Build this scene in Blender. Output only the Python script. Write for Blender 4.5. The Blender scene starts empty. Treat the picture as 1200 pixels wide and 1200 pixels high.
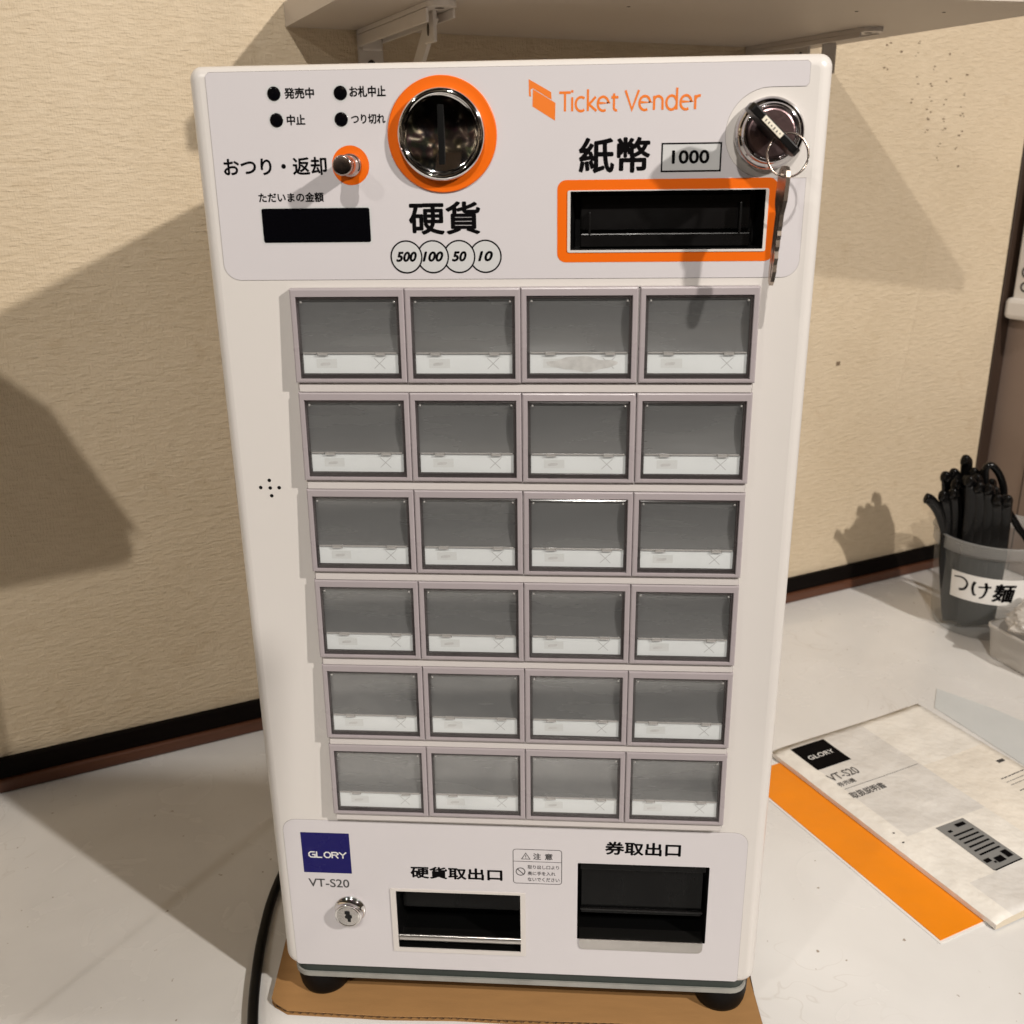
import bpy, bmesh, math, random
from mathutils import Vector, Matrix
from mathutils import noise as mnoise
random.seed(7)
S = bpy.context.scene
COL = S.collection
MM = 0.001
R = math.radians

# ------------------------------------------------------------------ camera
cam_d = bpy.data.cameras.new("camera")
cam = bpy.data.objects.new("camera", cam_d)
COL.objects.link(cam)
F, PITCH, YAW, ROLL = 1151.41, 0.3394, -0.0713, 0.0138
cp, sp, cy, sy, cr, sr = math.cos(PITCH), math.sin(PITCH), math.cos(YAW), math.sin(YAW), math.cos(ROLL), math.sin(ROLL)
fwd = Vector((sy * cp, cy * cp, -sp))
rt = Vector((cy, -sy, 0))
dn = fwd.cross(rt)
rt2, dn2 = cr * rt + sr * dn, -sr * rt + cr * dn
m = Matrix((rt2, -dn2, -fwd)).transposed().to_4x4()
m.translation = Vector((36.34, -492.99, 478.04)) * MM
cam.matrix_world = m
cam_d.sensor_width = 36.0
cam_d.lens = F / 1200 * 36.0
cam_d.clip_start = 0.01
cam_d.clip_end = 60
cam_d.dof.use_dof = True
cam_d.dof.focus_distance = 0.56
cam_d.dof.aperture_fstop = 16
S.camera = cam

# ------------------------------------------------------------------ world (dim restaurant interior seen in the reflections)
w = bpy.data.worlds.new("World")
S.world = w
w.use_nodes = True
wn, wl = w.node_tree.nodes, w.node_tree.links
bg = wn["Background"]
tc = wn.new("ShaderNodeTexCoord")
nz = wn.new("ShaderNodeTexNoise")
nz.inputs["Scale"].default_value = 4.5
nz.inputs["Detail"].default_value = 2.5
nz.inputs["Distortion"].default_value = 1.2
wl.new(tc.outputs["Generated"], nz.inputs["Vector"])
rp = wn.new("ShaderNodeValToRGB")
e = rp.color_ramp.elements
e[0].position, e[0].color = 0.36, (0.04, 0.03, 0.024, 1)
e[1].position, e[1].color = 0.78, (7.0, 5.8, 4.2, 1)
for p_, c_ in ((0.5, (0.09, 0.065, 0.05, 1)), (0.58, (0.25, 0.18, 0.13, 1)), (0.66, (2.2, 1.75, 1.2, 1))):
    k = e.new(p_); k.color = c_
wl.new(nz.outputs["Fac"], rp.inputs["Fac"])
sep = wn.new("ShaderNodeSeparateXYZ"); wl.new(tc.outputs["Generated"], sep.inputs[0])
band = wn.new("ShaderNodeValToRGB"); be = band.color_ramp.elements         # by height: floor, tables and shelves, ceiling
be[0].position, be[0].color = 0.40, (0.10, 0.10, 0.10, 1)
be[1].position, be[1].color = 0.90, (0.35, 0.35, 0.35, 1)
for p_, v_ in ((0.46, 0.3), (0.50, 2.4), (0.62, 2.6), (0.68, 0.35)):
    k = be.new(p_); k.color = (v_, v_, v_, 1)
mz = wn.new("ShaderNodeMapRange"); mz.inputs["From Min"].default_value = -1; wl.new(sep.outputs["Z"], mz.inputs["Value"])
wl.new(mz.outputs[0], band.inputs["Fac"])
vo = wn.new("ShaderNodeTexVoronoi"); vo.inputs["Scale"].default_value = 9.0
wl.new(tc.outputs["Generated"], vo.inputs["Vector"])
hs = wn.new("ShaderNodeMix"); hs.data_type = 'RGBA'; hs.blend_type = 'OVERLAY'; hs.inputs["Factor"].default_value = 0.22
wl.new(rp.outputs["Color"], hs.inputs["A"]); wl.new(vo.outputs["Color"], hs.inputs["B"])
mu = wn.new("ShaderNodeMix"); mu.data_type = 'RGBA'; mu.blend_type = 'MULTIPLY'; mu.inputs["Factor"].default_value = 1
wl.new(hs.outputs["Result"], mu.inputs["A"]); wl.new(band.outputs["Color"], mu.inputs["B"])
wl.new(mu.outputs["Result"], bg.inputs["Color"])
bg.inputs["Strength"].default_value = 0.15

# ------------------------------------------------------------------ ceiling lamps of the room
def lamp(name, loc, power, radius, col):
    d = bpy.data.lights.new(name, 'POINT')
    d.energy = power; d.shadow_soft_size = radius; d.color = col
    o = bpy.data.objects.new(name, d); COL.objects.link(o)
    o.location = Vector(loc) * MM
    return o
lamp("ceiling_lamp", (1375, -990, 1350), 134, 0.026, (1.0, 0.935, 0.86))
lamp("ceiling_lamp.001", (60, -1500, 1750), 82, 0.018, (1.0, 0.945, 0.875))
lamp("ceiling_lamp.002", (-1150, -1750, 1620), 26, 0.04, (1.0, 0.945, 0.87))

S.view_settings.view_transform = 'Standard'
S.view_settings.look = 'None'
S.view_settings.exposure = 0.08
S.view_settings.gamma = 1.0
S.view_settings.use_curve_mapping = False

# ------------------------------------------------------------------ materials
def hexl(r, g, b):
    f = lambda c: (c / 255 / 12.92) if c / 255 <= 0.04045 else ((c / 255 + 0.055) / 1.055) ** 2.4
    return (f(r), f(g), f(b))
def mat(name, col, rough=0.5, metal=0.0, spec=0.5, var=0.0, vscale=30.0, rvar=0.0, bump=0.0, bscale=200.0, coat=0.0, stretch=None, bdist=0.0004, rnd=False):
    M = bpy.data.materials.new(name); M.use_nodes = True
    N, L = M.node_tree.nodes, M.node_tree.links
    b = N["Principled BSDF"]
    b.inputs["Base Color"].default_value = (*col, 1)
    b.inputs["Roughness"].default_value = rough
    b.inputs["Metallic"].default_value = metal
    b.inputs["Specular IOR Level"].default_value = spec
    b.inputs["Coat Weight"].default_value = coat
    if var or rvar or bump:
        t = N.new("ShaderNodeTexCoord")
        src = t.outputs["Object"]
        if rnd:                                       # copies of one part get their own piece of the pattern
            oi = N.new("ShaderNodeObjectInfo"); sc_ = N.new("ShaderNodeVectorMath"); sc_.operation = 'SCALE'
            sc_.inputs[0].default_value = (7.1, 3.3, 5.7); L.new(oi.outputs["Random"], sc_.inputs["Scale"])
            ad_ = N.new("ShaderNodeVectorMath"); ad_.operation = 'ADD'
            L.new(src, ad_.inputs[0]); L.new(sc_.outputs[0], ad_.inputs[1]); src = ad_.outputs[0]
        if stretch:
            mp = N.new("ShaderNodeMapping"); mp.inputs["Scale"].default_value = stretch
            L.new(src, mp.inputs["Vector"]); src = mp.outputs["Vector"]
        n = N.new("ShaderNodeTexNoise"); n.inputs["Scale"].default_value = vscale; n.inputs["Detail"].default_value = 6
        L.new(src, n.inputs["Vector"])
        if var:
            x = N.new("ShaderNodeMix"); x.data_type = 'RGBA'
            x.inputs["A"].default_value = (*[c * (1 - var) for c in col], 1)
            x.inputs["B"].default_value = (*[min(1, c * (1 + var)) for c in col], 1)
            L.new(n.outputs["Fac"], x.inputs["Factor"]); L.new(x.outputs["Result"], b.inputs["Base Color"])
        if rvar:
            mr = N.new("ShaderNodeMapRange")
            mr.inputs["From Min"].default_value = 0.3; mr.inputs["From Max"].default_value = 0.7
            mr.inputs["To Min"].default_value = max(0, rough - rvar); mr.inputs["To Max"].default_value = rough + rvar
            L.new(n.outputs["Fac"], mr.inputs["Value"]); L.new(mr.outputs["Result"], b.inputs["Roughness"])
        if bump:
            n2 = N.new("ShaderNodeTexNoise"); n2.inputs["Scale"].default_value = bscale; n2.inputs["Detail"].default_value = 3
            L.new(src, n2.inputs["Vector"])
            bp = N.new("ShaderNodeBump"); bp.inputs["Strength"].default_value = bump; bp.inputs["Distance"].default_value = bdist
            L.new(n2.outputs["Fac"], bp.inputs["Height"]); L.new(bp.outputs["Normal"], b.inputs["Normal"])
    return M

PAINT = mat("cream_paint", (0.66, 0.625, 0.595), 0.29, var=0.015, vscale=5, rvar=0.02, bump=0.06, bscale=900)
DECAL = mat("printed_film", (0.61, 0.58, 0.595), 0.24, var=0.012, vscale=6, rvar=0.02, bump=0.03, bscale=500)
GROOVE = mat("film_edge", (0.14, 0.11, 0.10), 0.6)
KEYS = mat("key_plastic", (0.36, 0.318, 0.33), 0.3, var=0.03, vscale=40, rvar=0.05)
BED = mat("key_bed_plastic", (0.58, 0.54, 0.525), 0.4, var=0.03, vscale=20)
INK = mat("black_ink", (0.003, 0.0025, 0.003), 0.6, spec=0.04)
INKG = mat("grey_ink", (0.05, 0.047, 0.048), 0.5)
ORANGE = mat("orange_print", (0.78, 0.135, 0.003), 0.33, var=0.03, vscale=25)
ORANGE_TXT = mat("orange_ink", (0.78, 0.19, 0.02), 0.4)
CHROME = mat("chrome", (0.74, 0.72, 0.71), 0.06, 1.0)
STEEL = mat("brushed_steel", (0.50, 0.48, 0.46), 0.28, 1.0, var=0.15, vscale=60, stretch=(1, 8, 40), bump=0.08, bscale=300)
LOCKF = mat("dark_brushed_metal", (0.34, 0.235, 0.24), 0.3, 1.0, var=0.25, vscale=120, bump=0.3, bscale=600)
BLACK = mat("black_plastic", (0.005, 0.0045, 0.0045), 0.34, spec=0.25, rvar=0.1, vscale=50)
BLACKG = mat("black_gloss", (0.002, 0.002, 0.003), 0.09, rvar=0.05, vscale=30)
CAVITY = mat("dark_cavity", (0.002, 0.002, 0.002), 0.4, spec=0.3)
CAVITYG = mat("dark_smoked_flap", (0.004, 0.004, 0.004), 0.16, spec=0.12, var=0.5, vscale=55, stretch=(1, 1, .25), rvar=0.1)
UTB = mat("black_utensil_plastic", (0.003, 0.0028, 0.0028), 0.22, spec=0.3, rvar=0.06, vscale=60)
RUBBER = mat("black_rubber", (0.004, 0.0035, 0.0035), 0.5, spec=0.12, var=0.2, vscale=60)
BASEP = mat("galvanised_base", (0.32, 0.315, 0.29), 0.5, 0.2, var=0.45, vscale=45, rvar=0.1)
BASED = mat("base_dark_strip", (0.022, 0.03, 0.026), 0.5)
BLUE = mat("blue_print", (0.006, 0.004, 0.10), 0.28, spec=0.2, rvar=0.05)
WHITEINK = mat("white_ink", (0.72, 0.71, 0.70), 0.4)
SILVERP = mat("pale_grey_print", (0.56, 0.56, 0.56), 0.35)
CREAMFR = mat("cream_frame", (0.63, 0.59, 0.56), 0.35, var=0.05, vscale=60)
KNOBM = mat("knob_metal", (0.52, 0.42, 0.38), 0.22, 1.0, rvar=0.06, vscale=80)
KEYM = mat("old_key_metal", (0.44, 0.36, 0.30), 0.26, 0.9, var=0.5, vscale=260)
RINGM = mat("ring_wire", (0.50, 0.42, 0.36), 0.22, 1.0)
TAG = mat("key_tag_paper", (0.80, 0.74, 0.62), 0.5, var=0.06, vscale=200)
CARD = mat("cardboard", (0.35, 0.185, 0.066), 0.75, var=0.13, vscale=35, bump=0.25, bscale=250, stretch=(1, 5, 1))
CARDE = mat("cardboard_flutes", (0.15, 0.08, 0.035), 0.85, var=0.3, vscale=300)
CORD = mat("black_cord", (0.003, 0.003, 0.003), 0.36, spec=0.2, bump=0.1, bscale=400)
TRIMB = mat("dark_stained_wood", (0.004, 0.0025, 0.002), 0.6, spec=0.06, var=0.3, vscale=20, stretch=(.3, 6, 6), rvar=0.1)
TRIMR = mat("red_brown_wood", (0.085, 0.03, 0.014), 0.38, var=0.35, vscale=20, stretch=(.3, 6, 6), rvar=0.1)
POSTM = mat("dark_brown_post", (0.035, 0.020, 0.013), 0.45, var=0.3, vscale=20, stretch=(6, 6, .3))
SIDEM = mat("beige_brown_panel", (0.25, 0.185, 0.15), 0.5, var=0.06, vscale=10, bump=0.1, bscale=200)
SHELFM = mat("white_melamine", (0.48, 0.42, 0.36), 0.45, var=0.05, vscale=8, rvar=0.05)
BRKT = mat("bracket_enamel", (0.60, 0.55, 0.50), 0.4, var=0.08, vscale=40)
HOLEM = mat("screw_hole", (0.03, 0.018, 0.012), 0.6)
PRICK = mat("pin_prick", (0.17, 0.12, 0.075), 0.7)
PAPERW = mat("label_paper", (0.78, 0.76, 0.73), 0.6, var=0.05, vscale=60)
MANW = mat("manual_paper", (0.80, 0.765, 0.705), 0.5, var=0.16, vscale=34, bump=0.8, bscale=34, bdist=0.005)
MANG = mat("manual_grey_print", (0.69, 0.665, 0.63), 0.5, var=0.12, vscale=35, bump=0.8, bscale=34, bdist=0.005)
MANS = mat("manual_stained_print", (0.79, 0.735, 0.65), 0.5, var=0.2, vscale=24, bump=0.8, bscale=34, bdist=0.005)
PAGES = mat("page_block", (0.66, 0.58, 0.46), 0.7, var=0.12, vscale=20, stretch=(.3, .3, 60))
ORBOOK = mat("orange_booklet_print", (0.84, 0.25, 0.001), 0.4, var=0.16, vscale=22, rvar=0.1, bump=0.3, bscale=60, bdist=0.002)
PICG = mat("printed_machine_grey", (0.22, 0.22, 0.215), 0.55)
SHEETM = mat("pale_plastic_sheet", (0.60, 0.62, 0.62), 0.3, var=0.07, vscale=30, bump=0.4, bscale=40)
WHITEP = mat("white_plastic", (0.72, 0.69, 0.66), 0.35)

def translucent(name, col, alpha, rough, gl=0.08):
    M = bpy.data.materials.new(name); M.use_nodes = True
    N, L = M.node_tree.nodes, M.node_tree.links
    out = N["Material Output"]; b = N["Principled BSDF"]
    b.inputs["Base Color"].default_value = (*col, 1); b.inputs["Roughness"].default_value = rough
    t = N.new("ShaderNodeBsdfTransparent"); mx = N.new("ShaderNodeMixShader")
    mx.inputs["Fac"].default_value = alpha
    L.new(t.outputs[0], mx.inputs[1]); L.new(b.outputs[0], mx.inputs[2]); L.new(mx.outputs[0], out.inputs["Surface"])
    return M
TUBM = translucent("milky_tub_plastic", (0.36, 0.37, 0.36), 0.24, 0.25)
TUBR = translucent("milky_tub_rim", (0.50, 0.50, 0.49), 0.38, 0.28)
BAGM = translucent("crumpled_clear_plastic", (0.66, 0.62, 0.57), 0.62, 0.2)
BOXM = translucent("frosted_box_plastic", (0.60, 0.57, 0.53), 0.75, 0.3)

def glass_cover():
    M = bpy.data.materials.new("clear_key_cover"); M.use_nodes = True
    N, L = M.node_tree.nodes, M.node_tree.links
    out = N["Material Output"]; N.remove(N["Principled BSDF"])
    t = N.new("ShaderNodeBsdfTransparent"); t.inputs["Color"].default_value = (0.95, 0.95, 0.95, 1)
    g = N.new("ShaderNodeBsdfGlossy"); g.inputs["Roughness"].default_value = 0.10
    oi = N.new("ShaderNodeObjectInfo"); tcx = N.new("ShaderNodeTexCoord")
    ad = N.new("ShaderNodeVectorMath"); ad.operation = 'ADD'
    L.new(tcx.outputs["Object"], ad.inputs[0]); L.new(oi.outputs["Random"], ad.inputs[1])
    n = N.new("ShaderNodeTexNoise"); n.inputs["Scale"].default_value = 70; n.inputs["Detail"].default_value = 5
    L.new(ad.outputs[0], n.inputs["Vector"])
    mr = N.new("ShaderNodeMapRange"); mr.inputs["From Min"].default_value = 0.35; mr.inputs["From Max"].default_value = 0.7
    mr.inputs["To Min"].default_value = 0.05; mr.inputs["To Max"].default_value = 0.22
    L.new(n.outputs["Fac"], mr.inputs["Value"]); L.new(mr.outputs["Result"], g.inputs["Roughness"])
    lw = N.new("ShaderNodeLayerWeight"); lw.inputs["Blend"].default_value = 0.5
    pw = N.new("ShaderNodeMath"); pw.operation = 'POWER'; pw.inputs[1].default_value = 4.0; L.new(lw.outputs["Facing"], pw.inputs[0])
    f = N.new("ShaderNodeMapRange"); f.inputs["To Min"].default_value = 0.09; f.inputs["To Max"].default_value = 0.9
    L.new(pw.outputs[0], f.inputs["Value"])
    mx = N.new("ShaderNodeMixShader")
    L.new(f.outputs[0], mx.inputs["Fac"]); L.new(t.outputs[0], mx.inputs[1]); L.new(g.outputs[0], mx.inputs[2])
    L.new(mx.outputs[0], out.inputs["Surface"])
    return M
COVER = glass_cover()
COVRIM = translucent("shade_tinted_cover_edge", (0.045, 0.034, 0.034), 0.62, 0.12)  # clear rim tinted dark to stand in for shade in the recess
WINDOW = mat("grey_key_window", (0.30, 0.303, 0.303), 0.26, metal=0.5, var=0.07, vscale=45, rvar=0.07, stretch=(.35, 1, 2.2), rnd=True)
STRIP = mat("ticket_label_paper", (0.76, 0.785, 0.79), 0.5, var=0.05, vscale=60, rnd=True)
STRIPG = mat("ticket_label_smudge", (0.68, 0.695, 0.69), 0.5, var=0.05, vscale=300)
STRIPD = mat("ticket_label_print", (0.58, 0.58, 0.575), 0.5, var=0.25, vscale=260, rnd=True)
XLINE = mat("ticket_label_cross", (0.46, 0.46, 0.46), 0.5)
BLOT = mat("ticket_label_blot", (0.60, 0.595, 0.58), 0.45, var=0.3, vscale=260)

def wallpaper():
    M = bpy.data.materials.new("woven_wallpaper"); M.use_nodes = True
    N, L = M.node_tree.nodes, M.node_tree.links
    b = N["Principled BSDF"]; b.inputs["Roughness"].default_value = 0.62; b.inputs["Specular IOR Level"].default_value = 0.35
    t = N.new("ShaderNodeTexCoord")
    def noi(scale, st, det=4, dist=0.0):
        mp = N.new("ShaderNodeMapping"); mp.inputs["Scale"].default_value = st
        L.new(t.outputs["Object"], mp.inputs["Vector"])
        n = N.new("ShaderNodeTexNoise"); n.inputs["Scale"].default_value = scale; n.inputs["Detail"].default_value = det
        n.inputs["Distortion"].default_value = dist
        L.new(mp.outputs[0], n.inputs["Vector"]); return n.outputs["Fac"]
    h = noi(70, (1.0, 1.0, 4.2), 7, 0.3)      # horizontal slubs (object x runs along the wall)
    h2 = noi(260, (0.55, 1.0, 2.4), 4)
    v = noi(300, (2.6, 1.0, 0.5), 3)         # fine vertical threads
    big = noi(4, (1, 1, 1), 4)
    stain = noi(26, (1, 1, 1), 5, 0.8)
    def ma(op, a, b_):
        x = N.new("ShaderNodeMath"); x.operation = op
        for i, q_ in enumerate((a, b_)):
            if isinstance(q_, (int, float)): x.inputs[i].default_value = q_
            else: L.new(q_, x.inputs[i])
        return x.outputs[0]
    hh = ma('ADD', ma('ADD', ma('MULTIPLY', h, 1.0), ma('MULTIPLY', h2, .55)), ma('MULTIPLY', v, 0.6))
    bp = N.new("ShaderNodeBump"); bp.inputs["Strength"].default_value = 1.0; bp.inputs["Distance"].default_value = 0.0015
    L.new(hh, bp.inputs["Height"]); L.new(bp.outputs[0], b.inputs["Normal"])
    r1 = N.new("ShaderNodeValToRGB")
    r1.color_ramp.elements[0].position = .3; r1.color_ramp.elements[0].color = (0.52, 0.415, 0.28, 1)
    r1.color_ramp.elements[1].position = .72; r1.color_ramp.elements[1].color = (0.66, 0.55, 0.405, 1)
    L.new(ma('ADD', ma('MULTIPLY', h, .4), ma('MULTIPLY', big, .6)), r1.inputs["Fac"])
    mx = N.new("ShaderNodeMix"); mx.data_type = 'RGBA'
    sr_ = N.new("ShaderNodeMapRange"); sr_.inputs["From Min"].default_value = .62; sr_.inputs["From Max"].default_value = .8
    sr_.inputs["To Max"].default_value = 0.5
    L.new(stain, sr_.inputs["Value"]); L.new(sr_.outputs[0], mx.inputs["Factor"])
    L.new(r1.outputs["Color"], mx.inputs["A"]); mx.inputs["B"].default_value = (0.46, 0.345, 0.215, 1)
    L.new(mx.outputs["Result"], b.inputs["Base Color"])
    return M
WALLP = wallpaper()

def counter_mat():
    M = bpy.data.materials.new("worn_white_laminate"); M.use_nodes = True
    N, L = M.node_tree.nodes, M.node_tree.links
    b = N["Principled BSDF"]
    t = N.new("ShaderNodeTexCoord")
    def noi(scale, det=5, dist=0.0):
        n = N.new("ShaderNodeTexNoise"); n.inputs["Scale"].default_value = scale; n.inputs["Detail"].default_value = det
        n.inputs["Distortion"].default_value = dist
        L.new(t.outputs["Object"], n.inputs["Vector"]); return n.outputs["Fac"]
    def ramp(src, p0, c0, p1, c1):
        r_ = N.new("ShaderNodeValToRGB")
        r_.color_ramp.elements[0].position = p0; r_.color_ramp.elements[0].color = (*c0, 1)
        r_.color_ramp.elements[1].position = p1; r_.color_ramp.elements[1].color = (*c1, 1)
        L.new(src, r_.inputs["Fac"]); return r_.outputs["Color"]
    def mul(a, c):
        x = N.new("ShaderNodeMix"); x.data_type = 'RGBA'; x.blend_type = 'MULTIPLY'; x.inputs["Factor"].default_value = 1
        L.new(a, x.inputs["A"]); L.new(c, x.inputs["B"]); return x.outputs["Result"]
    base = ramp(noi(7, 6, .4), .3, (.67, .655, .635), .7, (.78, .77, .755))
    # dried drips: thin ring-like contour lines of a noise field
    f = noi(13, 2, 1.4)
    d_ = N.new("ShaderNodeMath"); d_.operation = 'PINGPONG'; d_.inputs[1].default_value = 0.085; L.new(f, d_.inputs[0])
    lines = ramp(d_.outputs[0], 0.0, (.90, .885, .87), 0.006, (1, 1, 1))
    msk = ramp(noi(5, 2), .54, (0, 0, 0), .6, (1, 1, 1))
    ml = N.new("ShaderNodeMix"); ml.data_type = 'RGBA'; L.new(msk, ml.inputs["Factor"])
    ml.inputs["A"].default_value = (1, 1, 1, 1); L.new(lines, ml.inputs["B"])
    specks = ramp(noi(160, 2), .22, (.45, .38, .32), .27, (1, 1, 1))
    c = mul(mul(base, ml.outputs["Result"]), specks)
    L.new(c, b.inputs["Base Color"])
    mr = N.new("ShaderNodeMapRange"); mr.inputs["From Min"].default_value = .35; mr.inputs["From Max"].default_value = .65
    mr.inputs["To Min"].default_value = .13; mr.inputs["To Max"].default_value = .32
    L.new(noi(16, 5, .7), mr.inputs["Value"]); L.new(mr.outputs[0], b.inputs["Roughness"])
    bp = N.new("ShaderNodeBump"); bp.inputs["Strength"].default_value = .12; bp.inputs["Distance"].default_value = .0006
    L.new(noi(90, 3), bp.inputs["Height"]); L.new(bp.outputs[0], b.inputs["Normal"])
    return M
COUNTER = counter_mat()

# ------------------------------------------------------------------ mesh helpers (all shapes are given in world millimetres)
WORLD = {}                       # object -> world origin in mm
def empty(name, loc, label, cat, group=None):
    o = bpy.data.objects.new(name, None); COL.objects.link(o)
    o.empty_display_size = 0.02
    o.location = Vector(loc) * MM; WORLD[o] = Vector(loc)
    o["label"] = label; o["category"] = cat
    if group: o["group"] = group
    return o
def obj(name, bm, mats, parent=None, origin=None, label=None, cat=None, group=None, kind=None):
    if origin is None: origin = WORLD[parent] if parent else (0, 0, 0)
    origin = Vector(origin)
    bm.normal_update()
    for v in bm.verts: v.co = (v.co - origin) * MM
    me = bpy.data.meshes.new(name); bm.to_mesh(me); bm.free()
    for mm_ in (mats if isinstance(mats, (list, tuple)) else [mats]): me.materials.append(mm_)
    o = bpy.data.objects.new(name, me); COL.objects.link(o)
    if parent: o.parent = parent; o.location = (origin - WORLD[parent]) * MM
    else: o.location = origin * MM
    WORLD[o] = origin
    if label: o["label"] = label
    if cat: o["category"] = cat
    if group: o["group"] = group
    if kind: o["kind"] = kind
    return o
def face(bm, vs, mi=0, smooth=False):
    try:
        f = bm.faces.new(vs)
    except ValueError:
        return None
    f.material_index = mi; f.smooth = smooth
    return f
def box(bm, x0, x1, y0, y1, z0, z1, mi=0, bev=0.0, M=None):
    b = bmesh.new()
    bmesh.ops.create_cube(b, size=1)
    for v in b.verts:
        v.co = Vector(((x0 + x1) / 2 + v.co.x * (x1 - x0), (y0 + y1) / 2 + v.co.y * (y1 - y0), (z0 + z1) / 2 + v.co.z * (z1 - z0)))
    if bev: bmesh.ops.bevel(b, geom=b.edges[:], offset=bev, segments=2, affect='EDGES', profile=0.5)
    for f in b.faces: f.material_index = mi
    merge(bm, b, M)
def merge(bm, b, M=None):
    if M is not None: b.transform(M)
    me = bpy.data.meshes.new("tmp"); b.to_mesh(me); b.free()
    bm.from_mesh(me); bpy.data.meshes.remove(me)
def rrect(x0, x1, z0, z1, r, n=6):
    """rounded rectangle, counter-clockwise; r = number or 4 radii (br, tr, tl, bl)"""
    rs = r if isinstance(r, (list, tuple)) else (r, r, r, r)
    cs = ((x1, z0, -90, -1, 1), (x1, z1, 0, -1, -1), (x0, z1, 90, 1, -1), (x0, z0, 180, 1, 1))
    P = []
    for (cx, cz, a0, sx, sz), q in zip(cs, rs):
        q = max(q, 1e-4)
        for k in range(n + 1):
            a = R(a0 + 90 * k / n)
            P.append((cx + sx * q + q * math.cos(a), cz + sz * q + q * math.sin(a)))
    return P
def circle(cx, cz, r, n=48): return [(cx + r * math.cos(2 * math.pi * k / n), cz + r * math.sin(2 * math.pi * k / n)) for k in range(n)]
FRONT = lambda y: (lambda p: Vector((p[0], y, p[1])))        # maps a 2D outline onto a plane facing the camera
def fill(bm, loops, mp, mi=0, normal=Vector((0, -1, 0))):
    b = bmesh.new(); es = []
    for lp in loops:
        vs = [b.verts.new(mp(p)) for p in lp]
        for i in range(len(vs)): es.append(b.edges.new((vs[i], vs[(i + 1) % len(vs)])))
    bmesh.ops.triangle_fill(b, edges=es, use_beauty=True, use_dissolve=False, normal=normal)
    for f in b.faces:
        f.normal_update()
        if f.normal.dot(normal) < 0: f.normal_flip()
        f.material_index = mi
    merge(bm, b)
def bridge(bm, la, lb, mi=0, smooth=False, flip=False):
    va = [bm.verts.new(p) for p in la]; vb = [bm.verts.new(p) for p in lb]
    n = len(va)
    for i in range(n):
        q = (va[i], va[(i + 1) % n], vb[(i + 1) % n], vb[i])
        face(bm, q[::-1] if flip else q, mi, smooth)
def loft(bm, loops, mi=0, smooth=True, flip=False, closed=True):
    L_ = [[bm.verts.new(p) for p in lp] for lp in loops]
    n = len(L_[0])
    for a, b in zip(L_, L_[1:]):
        for i in range(n if closed else n - 1):
            q = (a[i], a[(i + 1) % n], b[(i + 1) % n], b[i])
            face(bm, q[::-1] if flip else q, mi, smooth)
    return L_
def sheet(bm, loops, y, th=0.25, mi=0, mie=None):
    """thin printed film on the front: face at y-th... with side walls"""
    fill(bm, loops, FRONT(y - th), mi)
    for k, lp in enumerate(loops):
        bridge(bm, [FRONT(y)(p) for p in lp], [FRONT(y - th)(p) for p in lp], mi if mie is None else mie, flip=False)
def lathe(bm, cx, cz, prof, n=64, mi=0, smooth=True, cap=True, axis='Y', cy_=0):
    """prof = [(r, y)] revolved about the axis through (cx, ., cz) pointing along -Y (or Z up)"""
    loops = []
    for r, y in prof:
        if axis == 'Y': loops.append([Vector((cx + r * math.cos(2 * math.pi * k / n), y, cz + r * math.sin(2 * math.pi * k / n))) for k in range(n)])
        else: loops.append([Vector((cx + r * math.cos(2 * math.pi * k / n), cy_ + r * math.sin(2 * math.pi * k / n), y)) for k in range(n)])
    L_ = loft(bm, loops, mi, smooth)
    if cap: face(bm, L_[-1], mi, smooth)
    return L_
def tube(bm, pts, rad, n=10, mi=0, cap=True):
    pts = [Vector(p) for p in pts]; k = len(pts)
    rs = rad if isinstance(rad, (list, tuple)) else [rad] * k
    up = Vector((0.13, 0.31, 0.94)); loops = []
    for i, p in enumerate(pts):
        t = (pts[min(i + 1, k - 1)] - pts[max(i - 1, 0)]).normalized()
        a = t.cross(up)
        if a.length < 0.15: a = t.cross(Vector((1, 0, 0)))
        a.normalize(); b = t.cross(a).normalized()
        loops.append([p + rs[i] * (math.cos(2 * math.pi * j / n) * a + math.sin(2 * math.pi * j / n) * b) for j in range(n)])
    L_ = loft(bm, loops, mi, True)
    if cap: face(bm, L_[0][::-1], mi); face(bm, L_[-1], mi)
def smooth_path(pts, sub=6):
    pts = [Vector(p) for p in pts]; out = []
    for i in range(len(pts) - 1):
        p0, p1, p2, p3 = pts[max(i - 1, 0)], pts[i], pts[i + 1], pts[min(i + 2, len(pts) - 1)]
        for s in range(sub):
            t = s / sub
            out.append(0.5 * ((2 * p1) + (p2 - p0) * t + (2 * p0 - 5 * p1 + 4 * p2 - p3) * t * t + (3 * p1 - p0 - 3 * p2 + p3) * t ** 3))
    out.append(pts[-1]); return out
TOCAM = Vector((0, -1, 1.0))
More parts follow.
